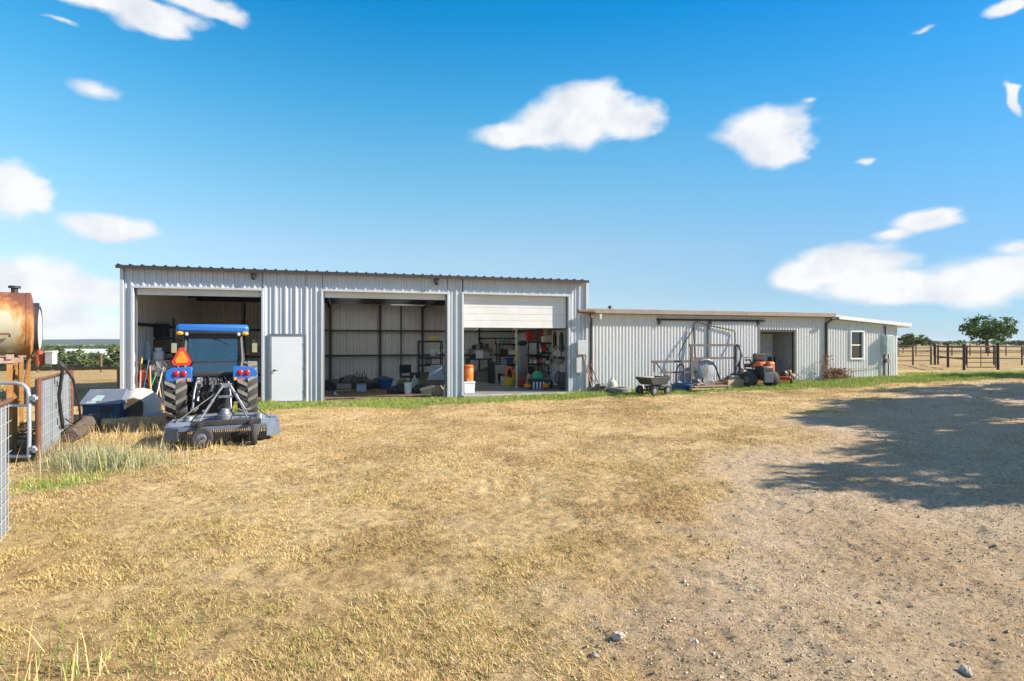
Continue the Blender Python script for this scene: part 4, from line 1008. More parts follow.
for nm, base, rz_, ln, top, lab, rr in (('tank_stand', (-8.45, 10.0), math.atan2(.60, .80), 2.0, 1.64, 'rusty angle iron stand under the nearer fuel tank', .5), ('tank_stand', (-10.80, 13.0), math.atan2(.53, .85), 1.4, 1.66, 'rusty stand of thin legs under the second fuel tank', .45)):
    zb = gh(*base); st = T(nm, lab, 'stand', (*base, zb), rz_)
    hh = top - zb
    for x in (-.25, -.25 - ln * .75):
        for y in (-rr * .9, rr * .9):
            m = MB(); m.box((x, y, hh / 2 - .05), (.075, .012, hh + .1)); m.box((x - .03, y + .035, hh / 2 - .05), (.012, .075, hh + .1)); m.build('leg', mat('yellow_rusty_angle', (.48, .27, .07), .8, 0, (.25, .09, .03), 6, .5), st)
    m = MB()
    for x in (-.25, -.25 - ln * .75): m.box((x, 0, hh + .0), (.08, rr * 2, .08))
    for y in (-rr * .9, rr * .9): m.box((-.25 - ln * .37, y, hh - .06), (ln * .85, .05, .09))
    m.build('top_frame', mat('pale_rusted_frame', (.50, .40, .34), .8, 0, (.28, .12, .06), 7, .5), st)
    m = MB(); m.tube([(-.25, -rr * .9, hh * .35), (-.25 - ln * .75, -rr * .9, hh * .9)], .016, 6); m.tube([(-.25, rr * .9, hh * .9), (-.25, -rr * .9, hh * .4)], .016, 6); m.build('brace', RUST, st)
# hoses, filter and pump box
m = MB(); m.tube([(-8.45, 10.1, 1.62), (-8.15, 10.15, 1.60), (-8.05, 10.2, 1.45), (-8.20, 10.3, .9), (-8.30, 10.5, .38), (-8.45, 10.7, .28)], .028, 8); m.tube([(-8.30, 10.15, 1.68), (-8.15, 10.3, 1.5), (-8.10, 10.5, 1.2), (-8.15, 10.7, .75), (-8.3, 10.95, .42), (-8.55, 11.1, .30), (-8.7, 11.0, .45)], .022, 8)
hs = solo(m, 'fuel_hose', BLACK, 'two black fuel hoses hanging from the rusty tank down beside the metal panel', 'hose')
q = MB(); q.cyl((-8.32, 10.02, 1.48), (-8.32, 10.02, 1.66), .085, n=14); q.cyl((-8.32, 10.02, 1.66), (-8.32, 10.02, 1.74), .05, n=10); solo(q, 'fuel_filter', mat('rust_red_filter', (.42, .10, .04), .6), 'rust red fuel filter canister under the end of the rusty tank', 'filter', bevel=.01)
q = MB(); q.box((-8.10, 10.0, 1.60), (.14, .10, .20)); q.box((-8.10, 10.0, 1.715), (.17, .12, .035)); solo(q, 'meter_box', WHITE, 'small white meter box beside the red fuel filter', 'box', bevel=.008)
# sheet metal fence with wire in front
def sheet_fence(name, P0, P1, h, lab, cat='fence', posts=(0, 1), back=0.):
    P0 = Vector(P0); P1 = Vector(P1); d = P1 - P0; Ln = d.length
    t = T(name, lab, cat, (P0.x, P0.y, gh(P0.x, P0.y)), math.atan2(d.y, d.x))
    for k in posts:
        m = MB(); m.cyl((k * Ln, -back, -.2), (k * Ln, -back, h + .01), .042, n=12); m.build('post', RUST, t)
    m = MB(); m.cyl((0, 0, h), (Ln, 0, h), .024, n=10); m.build('top_rail', RUST, t)
    m = MB(); corr(m, .05, Ln - .03, .06, h - .03, -.05, 1, 'C'); m.build('metal_sheet', mat('fence_sheet', (.205, .225, .245), .6, .2, (.15, .165, .18), 2), t, ang=20)
    m = MB()
    for k in range(int(Ln / .16)): m.tube([(.1 + k * .16, .002, .05), (.1 + k * .16, .002, h - .02)], .003, 4, False)
    for k in range(9): m.tube([(.0, .008, .08 + k * .15), (Ln, .008, .08 + k * .15)], .003, 4, False)
    m.build('wire_mesh', GALV, t); return t
sheet_fence('sheet_fence', (-8.99, 11.6), (-7.45, 8.95), 1.30, 'grey sheet metal fence panel with wire and rusty posts beyond the pipe gate')
sheet_fence('sheet_fence', (-4.99, 5.66), (-3.34, 3.1), 1.33, 'nearest wire covered sheet metal panel at the left edge of the yard', back=.11)
# pipe gate
gp = Vector((-7.52, 8.90, 0)); gp.z = gh(gp.x, gp.y)
ga = T('pipe_gate', 'pale galvanised pipe gate standing open against the rusty corner post', 'gate', gp, PI - rad(3))
GP = mat('galvanised_pipe', (.50, .54, .60), .4, .4, (.40, .43, .48))
m = MB(); m.tube([(.04, 0, .08), (.03, 0, .4), (.03, 0, 1.02), (.06, 0, 1.14), (.14, 0, 1.21), (.26, 0, 1.23), (3.4, 0, 1.23), (3.5, 0, 1.15), (3.5, 0, .08), (.04, 0, .08)], .028, 10); m.build('gate_frame', GP, ga)
m = MB()
for z in (.88,): m.tube([(.03, 0, z), (3.5, 0, z)], .022, 8)
m.tube([(1.8, 0, .08), (1.8, 0, 1.22)], .022, 8); m.build('rail', GP, ga)
m = MB()
for z in (.2, 1.0): m.box((-.03, 0, z), (.12, .05, .05)); m.cyl((-.04, 0, z - .05), (-.04, 0, z + .05), .025, n=8)
m.build('hinge', GP, ga)
# log and brush on the ground
lg = MB(); pts = [(-8.32 - 1.05 * k / 11, 10.7 + 2.1 * k / 11, .12 + .006 * k) for k in range(12)]
lg.tube([(x, y, z + gh(x, y)) for x, y, z in pts], [.13, .15, .145, .16, .17, .15, .165, .17, .16, .17, .15, .12], 14).jitter(.028, 3)
solo(lg, 'log', mat('old_log_bark', (.16, .12, .085), .95, 0, (.05, .036, .028), 9, .5, bump=1.), 'thick weathered brown log lying beside the sheet metal fence', 'log', ang=60)
rg = random.Random(2); br = MB()
for k in range(60):
    x = -8.6 - rg.random() * 1.2; y = 9.4 + rg.random() * 2.0; a = rg.uniform(0, PI); l = rg.uniform(.3, .8); z = gh(x, y) + rg.uniform(.02, .28)
    br.tube([(x, y, z), (x + math.cos(a) * l * .5, y + math.sin(a) * l * .5, z + rg.uniform(-.02, .12)), (x + math.cos(a) * l, y + math.sin(a) * l, z - .02)], [.015, .011, .005], 5)
solo(br, 'brush_pile', mat('dry_branch', (.20, .13, .08), .95, 0, (.11, .07, .04)), 'pile of dry brown branches behind the open pipe gate', 'brush pile')
# kennels
kp = at_y(109, 14.4); ke = T('dog_house', 'blue plastic dog house with a faded blue grey pitched roof lying low in the shade', 'dog house', kp, rad(8)); ke.scale = (.82, .9, .95)
m = MB(); m.box((0, 0, .18), (1.05, .80, .40)); m.build('body', mat('navy_plastic', (.03, .075, .14), .6), ke, bevel=.03)
m = MB(); m.add([(-.62, -.46, .36), (.58, -.46, .36), (.58, .46, .36), (-.62, .46, .36), (-.55, .02, .74), (.52, .02, .74)], [(0, 1, 5, 4), (2, 3, 4, 5), (1, 2, 5), (3, 0, 4), (3, 2, 1, 0)])
m.build('roof', mat('faded_blue_roof', (.165, .19, .235), .7, 0, (.12, .145, .185), 2.5, .3), ke, bevel=.025)
m = MB(); m.box((.15, -.405, .22), (.34, .02, .14)); m.build('doorway', BLACK, ke)
m = MB(); m.add([(-.32, -.36, .452), (-.02, -.37, .444), (.02, -.22, .574), (-.20, -.2, .59)], [(0, 1, 2, 3)]); m.add([(-.42, -.43, .394), (-.14, -.43, .394), (-.14, -.37, .446), (-.38, -.38, .437)], [(0, 1, 2, 3)]); m.M = Matrix.Translation((0, 0, .004)); m.build('faded_patch', mat('pale_green_patch', (.42, .55, .54), .7), ke)
ip = at_y(140, 14.9); ig = T('dog_house', 'beige dome shaped plastic dog house with a brown doorway beside the shed corner', 'dog house', ip, rad(20)); ig.scale = (.86, .86, .92)
m = MB(); m.lathe([(.56, 0), (.555, .15), (.52, .38), (.43, .56), (.28, .69), (.12, .745), (0, .755)], 30); m.add([], []); m.build('dome', mat('beige_plastic', (.64, .60, .52), .55, 0, (.54, .50, .42)), ig)
m = MB(); m.lathe([(.60, -.02), (.60, .09), (.57, .10)], 30); m.build('base', mat('pale_blue_plastic', (.50, .55, .66), .55), ig)
m = MB(); m.prism([(-.30, .0), (.20, .0), (.20, .36), (.13, .47), (-.05, .52), (-.23, .47), (-.30, .36)], -.60, -.30); m.build('doorway', mat('brown_opening', (.11, .075, .05), .9), ig, bevel=.02)
# rail fence at the back left, and a wire fence far out
f = T('rail_fence', 'brown pipe rail fence with wire mesh crossing behind the dog houses', 'fence', (-11.6, 17.3, gh(-11.6, 17.3)), PI)
for k in range(4):
    m = MB(); m.cyl((.35 + k * 3, 0, -.2), (.35 + k * 3, 0, 1.13), .055, n=10); m.build('post', RUSTY2, f)
m = MB(); m.cyl((-.1, 0, 1.10), (10, 0, 1.10), .045, n=8); m.build('top_rail', RUSTY2, f)
m = MB()
for k in range(100): m.tube([(k * .1, -.02, .0), (k * .1, -.02, .50)], .006, 4, False)
for k in range(6): m.tube([(0, -.02, .02 + k * .1), (10, -.02, .02 + k * .1)], .006, 4, False)
m.build('wire_mesh', mat('dull_green_wire', (.07, .09, .07), .7), f)
f = T('wire_fence', 'thin wire fence on brown posts far out in the left field', 'fence', (-26, 36, gh(-26, 36)), PI)
for k in range(9):
    m = MB(); x, y = -26 - k * 4, 36; m.cyl((k * 4, 0, gh(x, y) - gh(-26, 36) - .2), (k * 4, 0, gh(x, y) - gh(-26, 36) + 1.2), .06, n=8); m.build('post', RUSTY2, f)
m = MB()
for z in (.5, .85, 1.15): m.tube([(k * 4, 0, gh(-26 - k * 4, 36) - gh(-26, 36) + z) for k in range(9)], .012, 4)
m.build('wire', STEEL, f)
# white farm sheds among the trees, far left
for k, (px, Y, l, w, h, lab) in enumerate(((64, 128, 9, 7, 4.6, 'white roofed farm shed farthest left among the far trees'), (86, 150, 15, 8, 5.2, 'longest white roofed shed among the far left trees'), (106, 122, 8, 6, 4.4, 'white roofed shed among the far trees right of the longest one'), (121, 140, 9, 6, 4.8, 'white roofed shed just left of the tall shed corner, far away'))):
    p = at_y(px, Y); p.z = gh(p.x, p.y); t = T('farm_shed', lab, 'shed', p, .15 * k - .2, 'far white sheds')
    m = MB(); m.box((0, 0, h * .38), (l, w, h * .76)); m.build('wall', mat('far_shed_wall', (.55, .55, .53), .7), t)
    m = MB(); m.prism([(-w / 2 - .3, h * .76), (w / 2 + .3, h * .76), (0, h)], -l / 2 - .3, l / 2 + .3, 'YZ'); m.build('roof', WHITE, t)
# ------------------------------------------------------------------ right: pipe pens
def pipe_run(name, lab, pts, h, rails, m_, r=.05, group=None, step=None):
    pts = [Vector(p) for p in pts]; o = pts[0]; t = T(name, lab, 'fence', (o.x, o.y, gh(o.x, o.y)), 0, group); z0 = gh(o.x, o.y)
    for p in pts:
        z = gh(p.x, p.y) - z0; m = MB(); m.cyl((p.x - o.x, p.y - o.y, z - .2), (p.x - o.x, p.y - o.y, z + h), r, n=10); m.cyl((p.x - o.x, p.y - o.y, z + h), (p.x - o.x, p.y - o.y, z + h + .02), r * 1.1, r * .6, n=10); m.build('post', m_, t)
    for z in rails:
        m = MB(); m.tube([(p.x - o.x, p.y - o.y, gh(p.x, p.y) - z0 + z) for p in pts], r * .6, 8); m.build('rail', m_, t)
    return t
PIPE = mat('dark_red_brown_pipe', (.060, .028, .022), .7, 0, (.035, .02, .018), 6, .5)
X30 = lambda px, Y: ((px - 512) / FPX * Y, Y)
pipe_run('pipe_fence', 'near dark brown pipe fence with thick posts at the right edge', [X30(998, 30), X30(1034, 30.5), X30(1075, 31)], 1.42, (.62, 1.25), PIPE, .065)
pipe_run('pipe_fence', 'dark brown pipe fence running back along the left of the pen', [X30(964, 30), X30(948, 33.5), X30(935, 37)], 1.36, (.58, 1.2), PIPE, .065)
pipe_run('pipe_fence', 'rear dark brown pipe fence behind the pen gate', [X30(938, 37.4), X30(966, 37.2), X30(994, 37), X30(1022, 37), X30(1055, 37)], 1.28, (.45, .85, 1.2), PIPE, .05)
pipe_run('pipe_fence', 'lighter brown wooden post fence between the building and the dark pen', [X30(872, 36), X30(893, 36.3), X30(913, 36.6), X30(931, 37)], 1.18, (.3, .6, .88, 1.12), mat('brown_wood_post', (.20, .13, .08), .85, 0, (.13, .08, .05)), .055)
gt = T('pen_gate', 'dark pipe pen gate closed between two thick posts', 'gate', (*X30(966, 30), gh(*X30(966, 30))), math.atan2(0, 1))
m = MB(); gw = (998 - 966) / FPX * 30 - .12; m.tube([(.06, 0, .15), (gw, 0, .15), (gw, 0, 1.22), (.06, 0, 1.22)], .028, 8, closed=True); m.build('gate_frame', PIPE, gt)
m = MB()
for z in (.4, .62, .9): m.tube([(.06, 0, z), (gw, 0, z)], .02, 6)
m.tube([(gw / 2, 0, .15), (gw / 2, 0, 1.22)], .02, 6); m.build('rail', PIPE, gt)
pipe_run('wire_fence', 'far thin fence line out in the right pasture', [X30(px, 62) for px in range(880, 1060, 18)], 1.25, (.6, 1.1), mat('grey_post', (.16, .12, .09), .9), .06)
# ------------------------------------------------------------------ things kept in and around the sheds
def B(px, b, z=None, dz=0.):
    p = at_b(px, b)
    p.z = (gh(p.x, p.y) if z is None else z) + dz
    return p
def Dp(px, b): return B(px, b).y
def PX(px, b): return B(px, b).y / FPX           # metres per picture column there
def bucket(r, h, n=18):
    m = MB(); m.lathe([(r * .82, 0), (r, h), (r * 1.05, h), (r * 1.05, h - .03), (r * .97, h - .03), (r * .78, .02), (0, .02)], n); return m
def jug(w, h):
    m = MB(); m.lathe([(w * .48, 0), (w * .5, .02), (w * .5, h * .62), (w * .3, h * .80), (w * .14, h * .86), (w * .14, h * .96), (w * .17, h * .96), (w * .17, h), (0, h)], 14); m.tube([(w * .3, 0, h * .72), (w * .55, 0, h * .78), (w * .5, 0, h * .45)], w * .06, 6); return m
def tote(l, w, h):
    m = MB(); m.box((0, 0, h * .44), (l * .9, w * .9, h * .88), taper=1.08); m.box((0, 0, h * .93), (l * 1.04, w * 1.04, h * .14)); 
    for s in (-1, 1): m.box((s * l * .50, 0, h * .74), (l * .05, w * .4, h * .08))
    return m
def carton(l, w, h):
    m = MB(); m.box((0, 0, h / 2), (l, w, h)); m.k = 0; m.box((0, 0, h + .004), (l * .12, w * 1.004, .006)); m.add([(-l / 2, -w / 2, h), (l / 2, -w / 2, h), (l / 2 * .96, -w / 2 - w * .18, h + .06), (-l / 2 * .96, -w / 2 - w * .18, h + .06)], [(0, 1, 2, 3)]); return m
def sack(l, w, h, seed):
    m = MB(); m.ball((0, 0, h * .45), (l / 2, w / 2, h * .55), 12, 8).jitter(min(l, h) * .06, seed); m.v = [(x, y, max(z, 0)) for x, y, z in m.v]; return m
def tyre(R, w):
    m = MB(); m.lathe([(R * .6, -w / 2), (R * .9, -w / 2), (R, -w * .3), (R, w * .3), (R * .9, w / 2), (R * .6, w / 2), (R * .6, -w / 2)], 24, (0, 0, w / 2)); return m
def rack(name, lab, p, rz, w, d, h, levels, m_, group=None):
    t = T(name, lab, 'shelf', p, rz, group)
    for x in (-1, 1):
        for y in (-1, 1): MB().box((x * w / 2, y * d / 2, h / 2), (.045, .045, h)).build('post', m_, t)
    for z in levels: MB().box((0, 0, z), (w, d, .035)).box((0, -d / 2, z - .03), (w, .02, .06)).build('shelf', m_, t)
    return t
SL_ = YAW
# ---- left bay
rack('storage_rack', 'dark storage rack with black boxes at the back left of the left bay', B(152, 3.2), SL_ + .2, 1.3, .6, 2.75, (.9, 1.55, 2.05), BLACK)
zt_ = B(152, 3.2).z
m = MB(); m.box((0, 0, .23), (.62, .42, .46)); m.lathe([(.15, 0), (.12, -.01), (.05, .01)], 18, (0, -.215, .23), 'Y'); solo(m, 'speaker_box', BLACK, 'black box sitting high on the dark rack in the left bay', 'box', B(158, 3.0, zt_, 2.08), SL_, bevel=.015)
m = MB(); m.box((0, 0, .6), (.22, .22, 1.2)); m.box((0, 0, 1.23), (.26, .26, .05)); solo(m, 'cabinet', BLACK, 'tall narrow black case standing on top of the left bay rack', 'case', B(145, 3.3, zt_, 2.07), SL_, bevel=.015)
solo(carton(.75, .42, .36), 'carton', mat('dark_cardboard', (.20, .14, .09), .9), 'dark brown carton under the black box on the left bay rack', 'carton', B(160, 3.0, zt_, 1.57), SL_)
wb = T('workbench', 'wooden topped bench with junk on and below it inside the left shed bay', 'bench', B(152, 1.9), SL_)
MB().box((0, 0, 1.26), (1.25, .6, .07)).build('bench_top', mat('orange_pine', (.50, .25, .09), .7, 0, (.38, .18, .06)), wb)
for x in (-1, 1):
    for y in (-1, 1): MB().box((x * .56, y * .25, .61), (.08, .08, 1.22)).build('leg', WOODL, wb)
def can(r, h): 
    m = MB(); m.lathe([(r, 0), (r * 1.02, .02), (r * 1.02, h * .62), (r * .62, h * .76), (r * .62, h * .88), (r * .8, h * .9), (r * .8, h), (0, h)], 20); m.tube([(r * .98, 0, h * .55), (r * 1.25, 0, h * .6), (r * .98, 0, h * .72)], .012, 6); return m
zb = B(152, 1.9).z + 1.297
solo(can(.15, .62), 'milk_can', LGREY, 'taller grey white can at the left end of the wooden bench', 'can', B(147, 1.9, zb), 0)
solo(can(.155, .40), 'milk_can', WHITE, 'shorter white can on the wooden bench beside the taller one', 'can', B(158.5, 1.85, zb), 0)
pf = T('pedestal_fan', 'round grey pedestal fan standing in the left bay beside the tractor', 'fan', B(158, .9), .25)
m = MB(); m.lathe([(.25, .03), (.26, 0), (.27, .03), (.26, .06), (.25, .03)], 26, (0, 0, 1.05), 'Y')
for k in range(10):
    a = k * PI / 10; m.tube([(.26 * math.cos(a), .0, 1.05 + .26 * math.sin(a)), (.0, -.06, 1.05), (-.26 * math.cos(a), .0, 1.05 - .26 * math.sin(a))], .005, 4)
for r in (.10, .18): m.tube([(r * math.cos(a * PI / 8), -.045 + r * .15, 1.05 + r * math.sin(a * PI / 8)) for a in range(16)], .005, 4, closed=True)
m.build('fan_guard', STEEL, pf)
m = MB()
for k in range(4):
    m.M = Matrix.Translation((0, .03, 1.05)) @ Matrix.Rotation(k * PI / 2, 4, 'Y'); m.add([(.02, 0, .04), (.11, .02, .10), (.10, -.01, .23), (-.06, -.02, .23), (-.04, 0, .06)], [(0, 1, 2, 3, 4)])
m.M = Matrix(); m.cyl((0, .02, 1.05), (0, .14, 1.05), .06); m.build('fan_blade', LGREY, pf)
m = MB(); m.cyl((0, .08, .04), (0, .08, 1.0), .022); m.lathe([(.20, 0), (.19, .03), (.03, .05)], 20, (0, .08, 0)); m.build('stand', DKSTEEL, pf)
solo(sack(.42, .3, .42, 3), 'bag', mat('red_orange_bag', (.60, .13, .07), .8, 0, (.45, .09, .05)), 'red bag heaped on the stool left of the pedestal fan', 'bag', B(145, 1.25, None, .62), 0)
m = MB(); m.box((0, 0, .58), (.45, .35, .05))
for x in (-.18, .18):
    for y in (-.13, .13): m.box((x, y, .28), (.05, .05, .56))
solo(m, 'stool', WOOD, 'low wooden stool holding the red bag in the left bay', 'stool', B(145, 1.25), .2)
for k, (px, b, h, ln, mm, lab) in enumerate(((138.5, .8, 1.45, .10, YELLOW, 'yellow handled yard tool leaning by the left jamb'), (141.5, .7, 1.35, -.05, BLUEP, 'blue handled yard tool leaning by the left jamb'), (153, .8, 1.05, .5, YELLOW, 'yellow handled tool slanting beside the fan stand'), (161, .75, 1.0, .42, mat('tan_handle', (.55, .38, .2), .6), 'tan handled tool slanting right of the fan stand'), (165, .8, 1.35, -.28, mat('pinkish_handle', (.62, .25, .15), .6), 'red handled rake leaning toward the tractor wheel'), (168, .9, 1.3, -.22, WOODL, 'wood handled shovel beside the tractor wheel'), (140, .6, 1.0, .22, RED, 'short red handled tool crossing behind the blue handled one'), (146, .6, .9, -.16, GREENP, 'green handled tool before the red bag'), (156, .7, 1.25, -.1, LGREY, 'pale handled tool just left of the fan stand'), (163, .6, .8, .30, BLACK, 'short black handled tool right of the fan stand'), (151, .5, 1.15, .28, ORANGE, 'orange handled tool before the pale bucket'))):
    m = MB(); m.tube([(0, 0, .16), (-ln * .8, .30, h)], .020, 7); q = T('yard_tool', lab, 'tool', B(px, b), 0); m.build('handle', mm, q); MB().box((.02, 0, .09), (.22, .05, .18), taper=.7).build('tool_head', STEEL, q)
solo(tote(.40, .35, .32), 'tote', BLUEP, 'blue tote on the dirt inside the left jamb', 'tote', B(142.5, .55), .1, bevel=.01)
solo(bucket(.15, .32), 'bucket', LGREY, 'pale bucket between the tool handles in the left bay', 'bucket', B(149.5, .65), 0)
solo(tote(.5, .4, .35), 'tote', GREYP, 'grey tote under the wooden bench in the left bay', 'tote', B(150, 2.0), 0, bevel=.01)
rack('wall_shelf', 'low dark shelf along the wall right of the tractor', B(254, 6.4), SL_, 1.3, .5, 1.35, (.55, 1.3), DKSTEEL)
solo(carton(.45, .4, .32), 'carton', CARD, 'brown carton on the shelf right of the tractor', 'carton', B(256, 6.3, None, 1.32), SL_)
# ---- middle bay
def heap(pts, name, m_, lab, cat, loc, rz=0.):
    m = MB()
    for k, (x, y, rx, ry, h) in enumerate(pts): m.ball((x, y, 0), (rx, ry, h), 12, 8)
    m.jitter(.05, 4); m.v = [(x, y, max(z, .0)) for x, y, z in m.v]
    return solo(m, name, m_, lab, cat, loc, rz, ang=25)
heap([(-.75, 0, .5, .4, .42), (-.1, .1, .6, .5, .55), (.45, 0, .5, .4, .45)], 'tarp', mat('black_tarp', (.02, .02, .022), .55, 0, (.035, .035, .035)), 'crumpled black tarp heaped on the floor of the middle bay', 'tarp', B(352, 4.6), SL_)
heap([(-.4, 0, .6, .35, .40), (.45, .1, .6, .35, .46)], 'tarp', mat('black_sheeting', (.025, .025, .025), .6), 'second black tarp lump right of the first in the middle bay', 'tarp', B(372, 4.9), SL_)
m = MB(); m.box((0, 0, .16), (.55, .04, .30), rx=-.9); m.box((.1, -.25, .03), (1.0, .22, .05), .3); solo(m, 'board', mat('grey_board', (.20, .185, .165), .9), 'grey board propped against the black tarp in the middle bay', 'board', B(344, 3.9), SL_)
for px, b, lab in ((350, 3.6, 'grey weathered plank lying in front of the black tarp'), (341, 2.9, 'short weathered plank lying nearest the middle bay opening')):
    solo(MB().box((0, 0, .04), (1.3 if px == 350 else .7, .16, .05), .5), 'plank', WOOD, lab, 'plank', B(px, b), SL_)
solo(carton(.35, .3, .26), 'carton', LGREY, 'small pale box in front of the black tarps', 'box', B(361.5, 3.5), .2)
solo(bucket(.36, .40), 'tub', BLUEP, 'round blue tub on the floor of the middle bay', 'tub', B(387.5, 4.3), 0)
solo(MB().box((0, 0, .25), (.34, .03, .48), ry=.35).box((.06, .08, .12), (.3, .2, .24)), 'panel', LGREY, 'pale tilted panel right of the blue tub', 'panel', B(396.5, 3.4), .1, bevel=.01)
solo(sack(.42, .36, .52, 5), 'sack', OLIVE, 'olive sack between the tilted panel and the white bucket', 'sack', B(402, 2.7), 0)
solo(bucket(.145, .42), 'bucket', WHITE, 'white bucket standing near the front of the middle bay clutter', 'bucket', B(408, 1.6), 0)
ch = T('chair', 'black chair with low back standing behind the middle bay clutter', 'chair', B(407, 4.2), SL_ + .2)
MB().box((0, 0, .47), (.5, .48, .07)).build('seat', BLACK, ch, bevel=.02)
MB().box((0, .24, .78), (.50, .05, .34)).build('backrest', BLACK, ch, bevel=.02)
for x in (-.22, .22):
    for y in (-.2, .22): MB().box((x, y, .22 if y < 0 else .48), (.04, .04, .44 if y < 0 else .96)).build('leg', BLACK, ch)
solo(jug(.26, .62), 'jug', mat('pale_green_jug', (.45, .48, .32), .5), 'pale green jug standing right of the white bucket', 'jug', B(414.5, 2.6), 0)
rk = rack('wire_rack', 'tall dark wire rack loaded with odds and ends at the right of the middle bay', B(430, 4.3), SL_, .95, .45, 1.95, (.35, .95, 1.25, 1.93), BLACK)
zr_ = B(430, 4.3).z
solo(sack(.3, .25, .36, 8), 'sack', LGREY, 'pale bag on the upper shelf of the dark wire rack', 'bag', B(433, 4.2, zr_, 1.27), 0)
solo(sack(.34, .3, .26, 9), 'sack', mat('grey_brown_bag', (.24, .21, .19), .9), 'grey brown bag on the middle shelf of the dark wire rack', 'bag', B(428, 4.2, zr_, .97), 0)
solo(jug(.16, .20), 'jug', YELLOW, 'left yellow bottle on top of the dark wire rack', 'bottle', B(432, 4.3, zr_, 1.95), 0)
solo(jug(.17, .20), 'jug', mat('dull_yellow', (.55, .48, .15), .5), 'right dull yellow bottle on top of the dark wire rack', 'bottle', B(436.5, 4.3, zr_, 1.95), 0)
m = MB(); m.box((0, 0, .28), (.66, .5, .56), taper=.62); m.box((0, 0, .03), (.72, .56, .06)); solo(m, 'bin', GREYP, 'grey tapered plastic bin turned upside down on a crate in the middle bay', 'bin', B(436, 2.6, None, .42), .2, bevel=.03)
m = MB()
for z in (.06, .19, .32): m.box((0, -.24, z), (.7, .025, .10)); m.box((0, .24, z), (.7, .025, .10)); m.box((-.34, 0, z), (.025, .46, .10)); m.box((.34, 0, z), (.025, .46, .10))
m.box((0, 0, .40), (.7, .5, .03)); solo(m, 'crate', WOOD, 'slatted wooden crate under the grey upturned bin', 'crate', B(436, 2.6), .2)
m = MB(); m.box((0, 0, .20), (.55, .42, .02), ry=-.25, rx=.15); m.box((.02, .05, .08), (.5, .38, .16)); solo(m, 'box', YSHEET, 'pale yellow open box lying at the front of the middle bay clutter', 'box', B(427.5, 1.7), .15)
heap([(0, 0, .22, .18, .36), (.12, 0, .18, .16, .28)], 'paper_sack', BURLAP, 'crumpled brown paper sack next to the jamb at the middle bay front', 'sack', B(438, .9))
solo(MB().cyl((0, 0, 0), (0, 0, .40), .07, .06).cyl((0, 0, .40), (0, 0, .45), .03), 'bottle', WHITE, 'white bottle standing right against the middle bay jamb', 'bottle', B(445.4, .6), 0)
heap([(0, 0, .3, .3, .3), (.3, .1, .25, .3, .24)], 'rag_pile', mat('dark_rags', (.04, .045, .055), .9, 0, (.08, .075, .07)), 'pile of dark rags behind the pale yellow box', 'rags', B(420, 2.2))
heap([(0, 0, .28, .25, .34), (-.25, 0, .2, .2, .25)], 'rag_pile', mat('dark_cloth', (.06, .05, .04), .9), 'low dark cloth pile left of the white bucket', 'rags', B(399.5, 2.1))
solo(tyre(.26, .2), 'tyre', RUBBER, 'dark small tyre lying behind the pale green jug', 'tyre', B(418, 3.6), 0)
solo(tote(.55, .4, .4), 'tote', mat('dark_tote', (.06, .07, .09), .6), 'dark lidded tote at the foot of the wire rack', 'tote', B(421, 3.8), SL_, bevel=.015)
solo(MB().ball((0, 0, .05), (.05, .035, .06)).box((.05, 0, .02), (.08, .05, .03)), 'glove', WHITE, 'small white scrap lying on the dirt at the left of the middle bay opening', 'glove', B(335, 1.9), 0)
solo(MB().tube([(0, 0, .01), (.3, .05, .03), (.55, .2, .01), (.9, .1, .03)], .02, 6), 'hose', BLACK, 'short black hose end on the dirt by the middle bay left jamb', 'hose', B(326, .35), .1)
EXTRA = (
 ('carton', 503, 6.1, .32, .3, .26, 'dull_carton', 'dull carton on the lowest shelf at the left of the rack left of the locker'),
 ('tote', 511, 6.1, .32, .32, .28, 'dark_tote', 'dark tote on the lowest shelf at the right of the rack left of the locker'),
 ('tote', 530.5, 4.5, .47, .26, .26, 'dark_tote', 'dark tote on the bottom shelf right of the locker, left one'),
 ('carton', 535.5, 4.5, .47, .24, .28, 'cardboard', 'brown carton on the bottom shelf right of the locker, right one'),
 ('carton', 543.5, 3.8, .52, .28, .26, 'cardboard', 'brown carton low on the rack nearest the right wall'),
 ('tote', 551, 3.8, .52, .28, .22, 'grey_plastic', 'grey tote low on the rack nearest the right wall'),
 ('carton', 494.5, 7.6, .0, .4, .7, 'dark_cardboard', 'tall dark carton on the floor behind the pale square table'),
 ('carton', 488, 7.2, .0, .5, .55, 'cardboard', 'brown carton on the floor left of the black upright board'),
 ('tote', 518, 6.0, .0, .5, .5, 'dark_tote', 'dark lidded tote on the floor behind the tan sack'),
 ('tool_box', 514, 6.1, .77, .2, .16, 'red_plastic', 'small red tool box on the middle shelf beside the blue tote'),
 ('carton', 476, 8.0, 1.97, .3, .2, 'dark_cardboard', 'dark carton hung above the wall shelf at the back left'),
)
MID = (
 ('carton', 424, 3.0, .0, .5, .42, 'cardboard', 'brown carton just left of the slatted crate in the middle bay'),
 ('carton', 424.5, 3.0, .42, .36, .24, 'dark_cardboard', 'dark small carton on the brown carton beside the slatted crate'),
 ('tool_box', 411.5, 2.9, .0, .45, .30, 'black_plastic', 'black tool box just behind the white bucket in the middle bay'),
 ('carton', 441.5, 3.8, .0, .55, .60, 'grey_carton', 'grey carton at the right end behind the slatted crate in the middle bay'),
 ('tote', 441.5, 3.8, .61, .50, .34, 'grey_plastic', 'grey tote on the grey carton at the right end of the middle bay'),
 ('carton', 391.5, 5.2, .0, .40, .34, 'dull_carton', 'dull carton on the floor behind the blue tub'),
 ('tool_box', 416.5, 4.6, .0, .40, .62, 'dark_tote', 'tall dark case between the black chair and the wire rack'),
)
